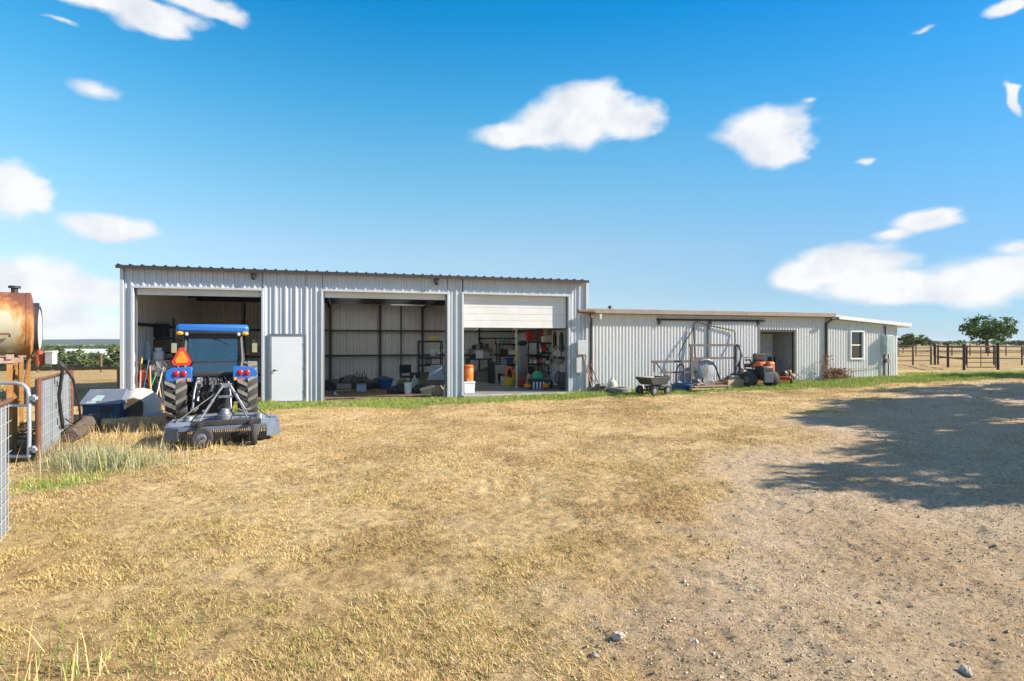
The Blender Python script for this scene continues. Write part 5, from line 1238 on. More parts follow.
mat('dull_carton', (.30, .27, .22), .9); mat('grey_carton', (.26, .25, .24), .9)
for nm, px, b, z, w, h, mn, lab in MID:
    (solo(tote(w, .36, h), nm, MATS[mn], lab, 'box', B(px, b, None, z), SL_ + .1, bevel=.01) if nm != 'carton' else solo(carton(w, .36, h), nm, MATS[mn], lab, 'box', B(px, b, None, z), SL_ - .1))
m = MB()
for k in range(7): m.tube([(-.35 + .1 * k, 0, .02), (-.28 + .09 * k, .05, .30 + .07 * (k % 3)), (-.1 + .05 * k, .1, .12)], .018, 5)
solo(m, 'wire_coil', DKSTEEL, 'tangle of dark wire lying over the black tarps in the middle bay', 'wire', B(360, 4.2, None, .30), SL_)
# ---- right bay (slab top is 0.09 m up)
F3 = .09
solo(tote(.40, .34, .42), 'cooler_base', WHITE, 'white lidded box under the orange cooler', 'box', B(468.5, .32, F3), SL_, bevel=.015)
cl = T('water_cooler', 'orange round drink cooler sitting on the white box by the right bay jamb', 'cooler', B(468.3, .34, F3 + .42), 0)
m = MB(); m.lathe([(.165, 0), (.175, .03), (.18, .45), (.165, .47)], 22); m.build('body', ORANGE, cl)
m = MB(); m.lathe([(.165, .47), (.185, .48), (.185, .55), (.14, .585), (0, .59)], 22); m.build('lid', mat('deep_orange', (.70, .14, .02), .45), cl)
m = MB(); m.box((0, -.19, .06), (.05, .05, .05)); m.build('spigot', WHITE, cl)
m = MB(); m.tube([(-.19, 0, .42), (-.21, 0, .50), (-.19, 0, .40)], .014, 6); m.tube([(.19, 0, .42), (.21, 0, .50), (.19, 0, .40)], .014, 6); m.build('handle', mat('dark_orange_handle', (.35, .08, .03), .5), cl)
def bench3(px, b, w, h, lab, m_):
    t = T('workbench', lab, 'bench', B(px, b, F3), SL_); MB().box((0, 0, h), (w, .6, .07)).build('bench_top', m_, t)
    for x in (-1, 1):
        for y in (-1, 1): MB().box((x * (w / 2 - .06), y * .24, h / 2 - .02), (.07, .07, h - .04)).build('leg', DKSTEEL, t)
    return t
bench3(479, 6.6, 1.15, 1.02, 'dark workbench along the back of the right bay, left of the racks', DKSTEEL)
b2 = T('wall_shelf', 'dark wall shelf crowded with small tools above the dark workbench', 'shelf', B(480, 8.95, F3 + 1.45), SL_)
MB().box((0, 0, 0), (1.3, .24, .04)).build('board', DKSTEEL, b2)
for x in (-.5, .5): MB().box((x, .09, -.1), (.03, .06, .2)).build('bracket', DKSTEEL, b2)
for k, x in enumerate((474, 477.5, 481, 484, 486.5)):
    solo(carton(.20, .16, .14 + .05 * (k % 3)), 'parts_box', (DKSTEEL, GREYP, BLACK, STEEL, mat('brown_can', (.2, .12, .07), .7))[k], ('dark low parts box leftmost on the wall shelf', 'grey parts box second from the left on the wall shelf', 'taller black parts box in the middle of the wall shelf', 'steel coloured parts box right of the middle one on the wall shelf', 'brown parts box rightmost on the wall shelf')[k], 'box', B(x, 8.9, F3 + 1.47), SL_)
solo(carton(.34, .3, .36), 'carton', WHITE, 'white box in the middle of the dark workbench', 'box', B(479, 6.5, F3 + 1.055), SL_)
for k, (px, w, h) in enumerate(((472.5, .26, .2), (486, .3, .26))): solo(tote(w, .28, h), 'tool_box', (BLACK, GREYP)[k], ('black tool box on the left end of the dark workbench', 'grey tool box on the right end of the dark workbench')[k], 'tool box', B(px, 6.5, F3 + 1.055), SL_, bevel=.01)
solo(carton(.55, .45, .5), 'carton', mat('dull_carton', (.30, .27, .22), .9), 'dull cardboard carton under the dark workbench', 'carton', B(482, 6.1, F3), SL_)
solo(carton(.5, .4, .36), 'carton', mat('grey_carton', (.26, .25, .24), .9), 'grey carton under the left end of the dark workbench', 'carton', B(474, 6.3, F3), SL_)
r1 = rack('storage_rack', 'black open rack in the middle of the right bay, left of the grey locker', B(507, 6.2, F3), SL_, .85, .5, 1.75, (.3, .75, 1.2, 1.72), BLACK)
for k, (px, z, w, h, mm, nm, lab) in enumerate(((503, .77, .30, .22, GREYP, 'tote', 'grey tote on the black rack left of the locker'), (511, 1.22, .32, .2, WHITE, 'carton', 'white box on the upper shelf of the black rack left of the locker'), (504, 1.22, .24, .26, DKSTEEL, 'tool_box', 'dark box beside the white one on the black rack'), (510, .77, .36, .30, BLUEP, 'tote', 'blue tote on the middle shelf of the black rack left of the locker'), (506, 1.74, .5, .16, STEEL, 'tool_box', 'steel box on top of the black rack left of the locker'), (507, .32, .6, .3, CARD, 'carton', 'brown carton on the lowest shelf of the black rack left of the locker'))):
    (solo(tote(w, .35, h), nm, mm, lab, 'box', B(px, 6.1, F3 + z), SL_, bevel=.01) if nm != 'carton' else solo(carton(w, .35, h), nm, mm, lab, 'box', B(px, 6.1, F3 + z), SL_))
lk = T('locker', 'tall grey metal locker between the two black racks', 'locker', B(522.5, 5.0, F3), SL_)
MB().box((0, 0, .82), (.40, .45, 1.64)).build('body', GREYP, lk, bevel=.01); d = MB().box((0, -.235, .83), (.36, .02, 1.54)).build('door', GREYP, lk, bevel=.004); MB().box((.12, -.255, .9), (.02, .03, .12)).build('handle', STEEL, d)
solo(sack(.42, .35, .25, 14), 'sack', mat('dark_bag', (.05, .05, .055), .8), 'dark bag lying on top of the grey locker', 'bag', B(522.5, 5.0, F3 + 1.64), 0)
r2 = rack('storage_rack', 'black rack right of the grey locker with white goods and red totes on top', B(533, 4.6, F3), SL_, .58, .5, 1.86, (.45, .85, 1.25, 1.83), BLACK)
r3 = rack('storage_rack', 'black rack nearest the right wall of the right bay with a white box on top', B(548, 3.9, F3), SL_, .72, .5, 1.80, (.5, .9, 1.35, 1.77), BLACK)
ITEMS = ((531, 4.5, .87, .14, .16, WHITE, 'jug', 'left white jug on the middle shelf right of the locker'), (535.5, 4.5, .87, .15, .2, WHITE, 'jug', 'right white jug on the middle shelf right of the locker'), (531, 4.5, 1.27, .15, .22, LGREY, 'jug', 'left grey jug on the upper shelf right of the locker'), (535, 4.5, 1.27, .16, .24, LGREY, 'jug', 'right grey jug on the upper shelf right of the locker'))
for px, b, z, w, h, mm, nm, lab in ITEMS: solo(jug(w * 1.4, h), nm, mm, lab, 'jug', B(px, b, F3 + z), 0)
solo(tote(.36, .36, .42), 'tote', RED, 'red tote at the left on top of the rack right of the locker', 'tote', B(530.5, 4.6, F3 + 1.86), SL_, bevel=.012)
solo(tote(.34, .36, .40), 'tote', mat('dark_green_grey', (.13, .16, .15), .6), 'dark grey tote between two red ones on top of the rack', 'tote', B(537, 4.5, F3 + 1.86), SL_, bevel=.012)
solo(sack(.26, .26, .46, 6), 'backpack', RED, 'red backpack right of the dark grey tote on the rack top', 'backpack', B(541.5, 4.4, F3 + 1.86), 0)
solo(carton(.62, .45, .26), 'carton', mat('cream_carton', (.66, .62, .54), .85), 'wide cream carton on top of the rack nearest the right wall', 'carton', B(549.5, 3.8, F3 + 1.80), SL_)
solo(carton(.52, .4, .34), 'carton', mat('khaki_carton', (.30, .27, .19), .9), 'khaki carton on top of the wide cream carton', 'carton', B(550.5, 3.8, F3 + 2.07), SL_)
solo(MB().ball((0, 0, .15), (.19, .16, .15)).cyl((0, 0, .26), (0, 0, .36), .05).tube([(-.1, 0, .27), (0, 0, .36), (.1, 0, .27)], .02, 6), 'fuel_can', RED, 'bright red fuel can on the shelf of the rack nearest the right wall', 'fuel can', B(543.5, 3.75, F3 + 1.37), 0)
solo(jug(.22, .34), 'jug', TEAL, 'teal jug next to the bright red fuel can', 'jug', B(550.5, 3.75, F3 + 1.37), 0)
solo(tote(.3, .3, .3), 'tool_box', BLACK, 'black tool box on the middle shelf of the rack nearest the right wall', 'tool box', B(545, 3.75, F3 + .92), SL_, bevel=.01)
solo(tyre(.2, .16), 'tyre', RUBBER, 'small tyre on the middle shelf of the rack nearest the right wall', 'tyre', B(551, 3.75, F3 + .92), 0)
st = T('side_table', 'small square table with a deep pale apron on the right bay floor', 'table', B(499.5, 5.0, F3), SL_ + .1)
MB().box((0, 0, .60), (.56, .5, .36)).build('apron', mat('pale_apron', (.50, .48, .44), .7), st, bevel=.01)
for x in (-1, 1):
    for y in (-1, 1): MB().box((x * .23, y * .2, .21), (.09, .09, .42)).build('leg', LGREY, st)
solo(MB().box((0, 0, .45), (.16, .5, .9)).box((0, 0, .93), (.2, .52, .06)), 'panel', BLACK, 'black upright board left of the pale square table', 'board', B(491, 5.0, F3), SL_)
bk = T('pumpkin_basket', 'yellow tub with a tall orange hoop handle on the right bay floor', 'basket', B(509.5, 3.2, F3), 0)
bucket(.25, .34).build('tub', YELLOW, bk); m = MB(); m.tube([(.16 * math.cos(a * PI / 10), 0, .30 + .46 * math.sin(a * PI / 10)) for a in range(11)], .05, 8); m.build('hoop', ORANGE, bk)
solo(sack(.34, .3, .50, 11), 'sack', mat('tan_sack', (.42, .30, .15), .9), 'tan sack leaning right of the yellow tub', 'sack', B(516.5, 3.4, F3 + .25), 0)
m = MB(); m.box((0, 0, .28), (.5, .35, .06)); m.box((-.2, 0, .14), (.05, .3, .27)); m.box((.2, 0, .14), (.05, .3, .27)); m.box((0, 0, .12), (.4, .03, .06)); solo(m, 'step_stool', WOODL, 'low wooden step stool under the tan sack', 'stool', B(518, 3.2, F3), SL_)
PK = mat('pumpkin_skin', (.78, .27, .03), .45, 0, (.68, .20, .02), 6)
def pumpkin(px, b, r, lab):
    t = T('pumpkin', lab, 'pumpkin', B(px, b, F3), 0); m = MB(); vs = []; fs = []; n = 32
    for i in range(11):
        th = PI * i / 10
        for k in range(n):
            a = 2 * PI * k / n; q = r * (math.sin(th)) * (1 + .07 * abs(math.cos(a * 5)) - .05)
            vs.append((q * math.cos(a), q * math.sin(a), r * .82 + r * .82 * math.cos(th) * (1 - .18 * (1 - math.sin(th)))))
    for i in range(10):
        for k in range(n): fs.append((i * n + k, i * n + n + k, i * n + n + (k + 1) % n, i * n + (k + 1) % n))
    m.add(vs, fs); m.build('fruit', PK, t); MB().tube([(0, 0, r * 1.5), (.01, 0, r * 1.7), (.04, 0, r * 1.9)], [.03, .022, .018], 7).build('stem', OLIVE, t)
pumpkin(527.5, 1.4, .145, 'orange pumpkin left of the white slatted crate')
pumpkin(546, 1.3, .15, 'orange pumpkin right of the white slatted crate')
cr = T('slatted_crate', 'dark topped crate with white upright slats between the two pumpkins', 'crate', B(537, 1.55, F3), SL_)
MB().box((0, 0, .33), (.62, .42, .10)).box((0, .05, .16), (.56, .3, .28)).build('crate_body', mat('navy_crate', (.03, .04, .06), .6), cr, bevel=.01)
m = MB()
for k in range(4): m.box((-.2 + k * .135, -.18, .15), (.06, .03, .28))
m.build('slats', WHITE, cr)
m = MB(); m.lathe([(.23, 0), (.24, .03), (.235, .10), (.19, .22), (.10, .29), (0, .31)], 24); m.box((0, -.22, .04), (.30, .14, .025)); solo(m, 'hard_hat', GREENP, 'green dome shaped tub lid resting on the slatted crate', 'tub lid', B(537.5, 1.55, F3 + .385), .2)
solo(sack(.26, .24, .55, 17), 'sack', BURLAP, 'brown cloth bundle standing behind the left pumpkin', 'bundle', B(529, 2.1, F3), 0)
for nm, px, b, z, w, h, mn, lab in EXTRA:
    if z > 1.9: continue
    (solo(tote(w, .34, h), nm, MATS[mn], lab, 'box', B(px, b, F3 + z), SL_, bevel=.01) if nm != 'carton' else solo(carton(w, .34, h), nm, MATS[mn], lab, 'box', B(px, b, F3 + z), SL_))
hr = T('tool_rail', 'dark rail of hanging hand tools high on the back wall of the right bay', 'tool rail', B(499, 8.9, F3 + 2.0), SL_)
MB().box((0, 0, 0), (2.2, .05, .08)).build('rail', DKSTEEL, hr)
for k in range(11):
    x = -1.0 + k * .2; l = .25 + .13 * ((k * 5) % 4); MB().tube([(x, -.04, .02), (x, -.05, -l)], .014, 5).box((x, -.05, -l), (.09, .03, .10 + .03 * (k % 3))).build('hand_tool', (DKSTEEL, STEEL, WOODL, RED, BLACK)[k % 5], hr)
sl_ = T('step_ladder', 'grey step ladder folded against the back wall of the right bay', 'ladder', B(497, 8.4, F3), SL_)
for x in (-.2, .2): MB().tube([(x, 0, 0), (x * .8, .25, 2.0)], .025, 6).build('side_rail', LGREY, sl_)
for k in range(6): MB().box((0, .04 + .036 * k, .28 + .28 * k), (.36, .09, .03)).build('step', LGREY, sl_)
def coat(px, b, z, m_, lab):
    m = MB(); m.add([(-.10, 0, 0), (.10, 0, 0), (.22, -.02, -.12), (.26, -.05, -.72), (.05, -.10, -.78), (-.24, -.04, -.70), (-.21, -.02, -.12), (-.10, .07, 0), (.10, .07, 0), (.22, .07, -.12), (.26, .07, -.72), (.05, .08, -.78), (-.24, .07, -.70), (-.21, .07, -.12)],
        [(0, 1, 2, 3, 4, 5, 6), (13, 12, 11, 10, 9, 8, 7), (0, 7, 8, 1), (1, 8, 9, 2), (2, 9, 10, 3), (3, 10, 11, 4), (4, 11, 12, 5), (5, 12, 13, 6), (6, 13, 7, 0)]); solo(m, 'coat', m_, lab, 'coat', B(px, b, F3 + z), SL_ + .9, bevel=.02)
coat(556, 3.2, 2.25, mat('dark_canvas', (.07, .06, .05), .9), 'dark work coat hanging above the tan hose by the right wall')
coat(562, 2.3, 2.2, mat('faded_denim', (.12, .16, .22), .9), 'faded blue work coat hanging above the black cord coil')
solo(MB().box((0, 0, .17), (.34, .24, .34)).tube([(-.1, 0, .34), (-.08, 0, .42), (.08, 0, .42), (.1, 0, .34)], .02, 6), 'fuel_can', mat('dull_red_can', (.38, .04, .03), .5), 'dull red fuel can on the floor between the step stool and the slatted crate', 'fuel can', B(523, 2.4, F3), .2, bevel=.02)
solo(bucket(.26, .62), 'trash_bin', BLACK, 'tall black bin behind the yellow tub in the right bay', 'bin', B(513, 4.4, F3), 0)
solo(bucket(.17, .36), 'bucket', LGREY, 'grey bucket left of the yellow tub on the right bay floor', 'bucket', B(504.5, 3.6, F3), 0)
solo(MB().tube([(0, 0, .02), (.12, .02, .5), (.05, .05, 1.15)], .02, 6).box((0, 0, .06), (.3, .06, .12)), 'push_broom', WOODL, 'wood handled push broom leaning on the grey locker', 'broom', B(525.5, 4.2, F3), .3)
for k, (px, z, m_, lab) in enumerate(((503, 1.74, GREENP, 'green bottle at the left end on top of the rack left of the locker'), (514.5, 1.22, YELLOW, 'yellow bottle beside the white box on the rack left of the locker'), (547, .92, mat('blue_bottle', (.05, .15, .40), .4), 'blue bottle between the tool box and the small tyre on the rack'), (541.5, 1.37, WHITE, 'white bottle left of the bright red fuel can on the rack'))):
    solo(jug(.15, .26), 'bottle', m_, lab, 'bottle', B(px, 6.0 if px < 520 else 3.72, F3 + z), 0)
hc = T('hose_coil', 'tan garden hose coiled and hung near the right wall of the right bay', 'hose', B(559, 2.4, F3 + 1.28), -.25)
m = MB()
for k in range(4): m.tube([((.30 - .012 * k) * math.cos(a * PI / 12), -.035 * k + .01 * math.sin(3 * a), (.36 - .015 * k) * math.sin(a * PI / 12)) for a in range(24)], .022, 6, closed=True)
m.build('coil', HOSE, hc); MB().tube([(.0, .02, .30), (.02, .3, .36), (.02, .02, .38)], .015, 6).build('hook', DKSTEEL, hc)
m = MB()
for k in range(3): m.tube([((.17 - .012 * k) * math.cos(a * PI / 8), -.03 * k, (.22 - .015 * k) * math.sin(a * PI / 8)) for a in range(16)], .018, 6, closed=True)
solo(m, 'cord_coil', BLACK, 'black cord coil hanging right of the tan hose', 'cord', B(565, 1.7, F3 + 1.35), -.3)
ht = T('hand_truck', 'grey tube hand truck with a white hubbed wheel at the right of the bay', 'hand truck', B(556, 1.6, F3), .35)
m = MB(); m.tube([(-.2, .0, .15), (-.17, .22, 1.15), (-.08, .26, 1.28), (.08, .26, 1.28), (.17, .22, 1.15), (.2, 0, .15)], .02, 7)
for z in (.4, .7, 1.0): m.tube([(-.19, .22 * (z - .15), z), (.19, .22 * (z - .15), z)], .014, 6)
m.build('frame', GREYP, ht)
for x in (-.24, .24):
    m = MB(); m.lathe([(.07, -.04), (.155, -.045), (.165, 0), (.155, .045), (.07, .04), (.07, -.04)], 22, (x, 0, .165), 'X'); w_ = m.build('wheel', RUBBER, ht); MB().lathe([(0, -.05), (.075, -.045), (.075, .045), (0, .05)], 16, (x, 0, .165), 'X').build('hub', WHITE, w_)
MB().box((0, -.14, .04), (.42, .24, .02)).build('toe_plate', STEEL, ht)
bi = T('bicycle', 'grey bicycle frame leaning behind the hand truck', 'bicycle', B(552, 2.7, F3), .15)
m = MB(); m.tube([(-.42, 0, .32), (-.15, 0, .28), (.22, 0, .62), (-.22, .0, .66), (-.15, 0, .28)], .016, 6); m.tube([(-.42, 0, .32), (-.22, 0, .66), (-.26, 0, .85)], .014, 6); m.tube([(.44, 0, .32), (.30, 0, .62), (.25, 0, .90)], .016, 6); m.build('frame', LGREY, bi)
m = MB(); m.box((-.26, 0, .87), (.22, .10, .05), taper=.7); m.build('saddle', BLACK, bi, bevel=.01); m = MB(); m.tube([(.22, -.28, .92), (.26, 0, .95), (.22, .28, .92)], .014, 6); m.build('handlebar', DKSTEEL, bi)
for x in (-.42, .44):
    m = MB(); m.tube([(x + .31 * math.cos(a * PI / 14), 0, .33 + .31 * math.sin(a * PI / 14)) for a in range(28)], .02, 6, closed=True); w_ = m.build('wheel', RUBBER, bi); m = MB()
    for k in range(9): a = k * PI / 9; m.tube([(x + .3 * math.cos(a), 0, .33 + .3 * math.sin(a)), (x - .3 * math.cos(a), 0, .33 - .3 * math.sin(a))], .003, 4)
    m.build('spokes', CHROME, w_)
m = MB(); m.lathe([(.22, 0), (.235, .1), (.235, .5), (.22, .6), (.2, .62), (0, .6)], 22); m.tube([(.236 * math.cos(a * PI / 12), .236 * math.sin(a * PI / 12), .3) for a in range(24)], .012, 5, closed=True); solo(m, 'barrel', mat('dark_grey_barrel', (.09, .095, .11), .6), 'dark grey barrel against the right wall of the right bay', 'barrel', B(563.5, 1.5, F3), 0)
pl_ = T('support_pole', 'white upright pole with a yellow rope tied to it in the right bay', 'pole', B(516.5, 2.2, F3), 0)
MB().cyl((0, 0, 0), (0, 0, 2.36), .035, n=12).box((0, 0, .01), (.16, .16, .02)).box((-.06, 0, 2.33), (.2, .05, .05)).build('pole', mat('cream_pole', (.66, .63, .54), .5), pl_)
m = MB()
for k in range(6): m.tube([(.05 * math.cos(a * PI / 5), .05 * math.sin(a * PI / 5), 1.2 + k * .04 + .003 * a) for a in range(10)], .018, 5, closed=True)
m.tube([(-.05, 0, 1.25), (-.12, -.02, 1.0), (-.03, -.03, .9), (.02, 0, 1.2)], .018, 5); m.build('rope', mat('yellow_rope', (.62, .48, .18), .8), pl_)
for k, (px, b, h, mm, lab) in enumerate(((540, 3.2, 1.0, DKSTEEL, 'dark trimmer leaning in front of the rack, left one'), (544, 3.0, 1.05, STEEL, 'grey trimmer leaning in front of the rack, middle one'), (548.5, 2.9, .95, BLACK, 'black trimmer leaning in front of the rack, right one'))):
    t = T('string_trimmer', lab, 'trimmer', B(px, b, F3), .3 * k); MB().tube([(-.1, 0, .1), (.05, .12, h)], .018, 6).build('shaft', mm, t); MB().lathe([(.10, 0), (.10, .05), (.04, .12), (0, .13)], 14, (-.1, 0, .05)).build('guard', BLACK, t); MB().box((.06, .13, h), (.14, .16, .16)).build('engine', (RED, GREYP, LGREY)[k], t, bevel=.02)

# ------------------------------------------------------------------ along the long building
def Fr(px, d, dz=0.): return B(px, -d, None, dz)
# tools leaning at the corner
for k, (px, d, h, ln, mm, lab) in enumerate(((592, .30, 1.75, -.40, WOODL, 'longest wood handled tool leaning at the corner of the long building'), (597, .35, 1.35, -.55, DKSTEEL, 'dark handled tool leaning beside the longest one'), (600, .38, 1.05, -.35, RUST, 'rusty bar leaning at the corner, shortest of the leaning tools'), (589, .25, 1.1, .12, RED, 'red handled tool standing at the corner by the downspout'))):
    t = T('yard_tool', lab, 'tool', Fr(px, d), 0); MB().tube([(0, 0, .14), (ln, .22, h)], .017, 6).build('handle', mm, t); MB().box((0, 0, .08), (.24, .05, .17), taper=.7).build('tool_head', STEEL, t)
heap([(0, 0, .28, .2, .3), (.25, 0, .2, .2, .22)], 'scrap_pile', mat('dark_scrap', (.10, .085, .07), .8, 0, (.2, .17, .14), 8), 'small pile of dark scrap at the foot of the leaning tools', 'scrap', Fr(600, .5))
solo(MB().cyl((0, 0, .2), (0, .0, .24), .2, n=20).cyl((0, .02, .22), (0, -.05, .22), .05), 'pulley', STEEL, 'grey round pulley wheel on the scrap beside the leaning tools', 'pulley', Fr(603, .55), 0)
solo(jug(.36, .52), 'jug', mat('aged_white_jug', (.62, .58, .48), .5, 0, (.45, .38, .28), 5, .5), 'aged white jug on the grass right of the leaning tools', 'jug', Fr(612, .55), .3)
solo(tyre(.40, .20), 'tyre', RUBDUST, 'grey tyre lying flat on the grass left of the dump cart', 'tyre', Fr(619.5, 1.0), 0)
# dump cart
dc = T('dump_cart', 'black plastic dump cart on four wheels parked on the green strip', 'cart', Fr(653.5, 2.2), YAW + .35)
m = MB(); m.add([(-.36, -.26, .36), (.40, -.26, .36), (.40, .26, .36), (-.36, .26, .36), (-.56, -.36, .62), (.48, -.36, .62), (.48, .36, .62), (-.56, .36, .62), (-.53, -.33, .62), (.45, -.33, .62), (.45, .33, .62), (-.53, .33, .62), (-.34, -.23, .39), (.37, -.23, .39), (.37, .23, .39), (-.34, .23, .39)],
    [(3, 2, 1, 0), (0, 1, 5, 4), (1, 2, 6, 5), (2, 3, 7, 6), (3, 0, 4, 7), (4, 5, 9, 8), (5, 6, 10, 9), (6, 7, 11, 10), (7, 4, 8, 11), (8, 9, 13, 12), (9, 10, 14, 13), (10, 11, 15, 14), (11, 8, 12, 15), (12, 13, 14, 15)]); m.build('tub', mat('grey_black_poly', (.075, .08, .08), .55, 0, (.05, .055, .055)), dc, bevel=.012)
m = MB(); m.box((0, 0, .30), (.85, .08, .06)); m.box((-.34, 0, .17), (.05, .55, .05)); m.box((.34, 0, .17), (.05, .55, .05)); m.box((-.34, 0, .25), (.05, .06, .12)); m.box((.34, 0, .25), (.05, .06, .12)); m.tube([(.4, 0, .2), (.65, 0, .35), (.7, 0, .62)], .018, 6); m.tube([(.7, -.12, .62), (.7, .12, .62)], .016, 6); m.build('frame', BLACK, dc)
for x in (-.34, .34):
    for y in (-.32, .32):
        m = MB(); m.lathe([(.08, -.04), (.15, -.045), (.165, 0), (.15, .045), (.08, .04), (.08, -.04)], 20, (x, y, .165), 'Y'); w_ = m.build('wheel', RUBBER, dc); MB().lathe([(0, -.045), (.085, -.03), (.085, .03), (0, .045)], 16, (x, y, .165), 'Y').build('hub', STEEL, w_)
# pipe rack: low railing and tall frame
PF = mat('grey_brown_pipe', (.17, .15, .14), .6, .2, (.11, .085, .075), 8, .5)
lr = T('pipe_railing', 'low grey pipe railing behind the dump cart', 'railing', Fr(653, .9), YAW)
u = PX(672, -.9)
m = MB(); m.box((1.0, 0, 1.08), (2.1, .07, .08)); m.box((1.15, 0, .68), (1.75, .05, .06)); m.build('rail', PF, lr)
m = MB(); m.box((.05, 0, .9), (.06, .05, .4)); m.tube([(.12, 0, 1.05), (.42, 0, .70)], .03, 6); m.build('brace', PF, lr)
for pts in ([(.92, .02, -.05), (.94, .02, .7), (1.02, .02, .93), (1.12, .02, .97)], [(1.12, .02, .97), (1.24, .02, .93), (1.27, .02, .6), (1.30, .02, -.05)]):
    MB().tube([(x, y - .05, z) for x, y, z in pts], .035, 8).build('leg', PF, lr)
tf = T('pipe_rack', 'tall grey pipe rack standing against the wall with hoses on its right post', 'rack', Fr(691.5, 1.1), YAW)
Wd = 1.88
for x in (0, Wd): MB().box((x, 0, .78), (.09, .08, 1.62)).build('post', PF, tf)
for z, r_ in ((1.58, .08), (1.10, .07)): MB().box((Wd / 2, 0, z), (Wd + .2 if z > 1.3 else Wd - .09, .07, r_)).build('rail', PF, tf)
MB().box((Wd / 2, 0, .20), (Wd - .09, .07, .08)).build('rail', PF, tf)
m = MB()
rg = random.Random(4)
for k in range(5):
    a = .06 * k; m.tube([(Wd + .02 + a * .4, -.07, 1.60), (Wd + .16 + a * .3, -.10, 1.4 - a), (Wd + .13 - a * .5, -.12, .8), (Wd + .02 + a, -.10, .42 + a), (Wd + .10 + a, -.08, .38)], .028, 6)
solo(m, 'hose_bundle', mat('grey_black_hose', (.10, .105, .115), .6), 'bundle of dark hoses draped over the right post of the tall pipe rack', 'hose', Fr(691.5, 1.1), YAW)
# bent tube against the wall
m = MB(); p0 = Fr(683, .25); m.tube([(.0, 0, .90), (-.14, .02, 1.10), (-.16, .04, 1.28), (.12, .08, 1.75), (.52, .12, 2.25), (.58, .12, 2.48), (.70, .12, 2.56), (1.2, .12, 2.42), (2.35, .10, 2.22), (2.42, .10, 2.12), (2.40, .06, 1.75), (2.28, .0, 1.45)], .024, 8); m.tube([(.55, .12, 2.3), (.56, .05, 1.2), (.52, 0, .5)], .03, 8)
solo(m, 'bent_tube', mat('black_brown_tube', (.05, .045, .045), .6), 'long thin bent tube leaning in an arch against the white wall', 'tube', p0, YAW)
# grey drum with bright face
dr = T('metal_drum', 'grey oval metal drum with a bright front standing inside the tall pipe rack', 'drum', Fr(702.5, .75, .22), YAW)
m = MB(); m.lathe([(.0, -.22), (.30, -.22), (.36, -.17), (.37, 0), (.36, .22), (.3, .26), (0, .26)], 26); m.M = Matrix(); m.v = [(x * 1.0, -z, y * 1.25 + .46) for x, y, z in m.v]; m.build('shell', GREYP, dr)
m = MB(); m.ball((-.05, -.245, .50), (.13, .03, .30), 16, 10); m.build('face_plate', CHROME, dr)
m = MB(); m.tube([(.34, -.1, .75), (.5, -.1, .55), (.62, -.12, .2), (.72, -.1, .0)], .03, 7); m.build('pipe', DKSTEEL, dr)
solo(bucket(.40, .24), 'basin', BLUEP, 'wide blue basin on the grass left of the tall pipe rack', 'basin', Fr(682, 1.3), 0)
m = MB(); m.add([(-.4, 0, 0), (.4, 0, 0), (.3, .25, .78), (.02, .25, .70), (-.2, .2, .4), (-.4, .1, 0), (.4, .1, 0), (.3, .3, .78), (.02, .3, .70), (-.2, .27, .4)], [(0, 1, 2, 3, 4), (5, 6, 7, 8, 9), (0, 1, 6, 5), (1, 2, 7, 6), (2, 3, 8, 7), (3, 4, 9, 8), (4, 0, 5, 9)]); solo(m, 'metal_sheet', GREYP, 'bent grey blue metal sheet leaning between the blue basin and the drum', 'sheet', Fr(687, .9), YAW)
pw = T('pallet', 'low weathered pallet lying under the tall pipe rack', 'pallet', Fr(705, 1.5), YAW + .05)
m = MB()
for k in range(5): m.box((0, -.4 + k * .2, .13), (1.6, .14, .03))
m.build('deck_boards', WOOD, pw); m = MB()
for x in (-.7, 0, .7): m.box((x, 0, .06), (.08, .95, .10))
m.build('stringers', WOOD, pw)
for k, (px, d, l, a, z, lab) in enumerate(((702, 1.4, 1.0, .5, .16, 'crooked weathered board on the pallet'), (712, 1.3, 1.3, -.1, .17, 'long rust brown board lying across the pallet'), (708, 1.9, 1.5, .08, .02, 'pale board lying on the grass before the pallet'))):
    solo(MB().box((0, 0, .03), (l, .16, .05), a), 'board', (WOOD, mat('rust_brown_board', (.26, .14, .08), .9), WOODL)[k], lab, 'board', Fr(px, d, z), YAW)
heap([(0, 0, .3, .2, .22), (.35, .05, .3, .2, .28)], 'scrap_pile', mat('grey_scrap', (.20, .19, .18), .7, .2, (.10, .09, .08), 8), 'grey scrap heaped on the left half of the pallet', 'scrap', Fr(697, 1.4, .14))
cb = T('wooden_box', 'low open wooden box on the grass between the pallet and the orange mower', 'box', Fr(731, 1.2), YAW + .1)
for (c, d) in (((0, -.24, .18), (.75, .03, .30)), ((0, .24, .18), (.75, .03, .30)), ((-.36, 0, .18), (.03, .45, .30)), ((.36, 0, .18), (.03, .45, .30)), ((0, 0, .03), (.72, .46, .03))): MB().box(c, d).build('board', WOODL, cb)
solo(MB().box((0, 0, .19), (.30, .25, .38), taper=.9).box((0, 0, .40), (.34, .29, .05)), 'feed_bin', mat('dull_white_bin', (.55, .52, .46), .6), 'dull white bin inside the low wooden box', 'bin', Fr(733, 1.2, .045), YAW + .1, bevel=.01)
m = MB(); m.box((0, 0, .26), (.85, .04, .16), 0, .5, -.5); solo(m, 'board', WOOD, 'board slanting onto the left side of the low wooden box', 'board', Fr(725, 1.1, .05), YAW)
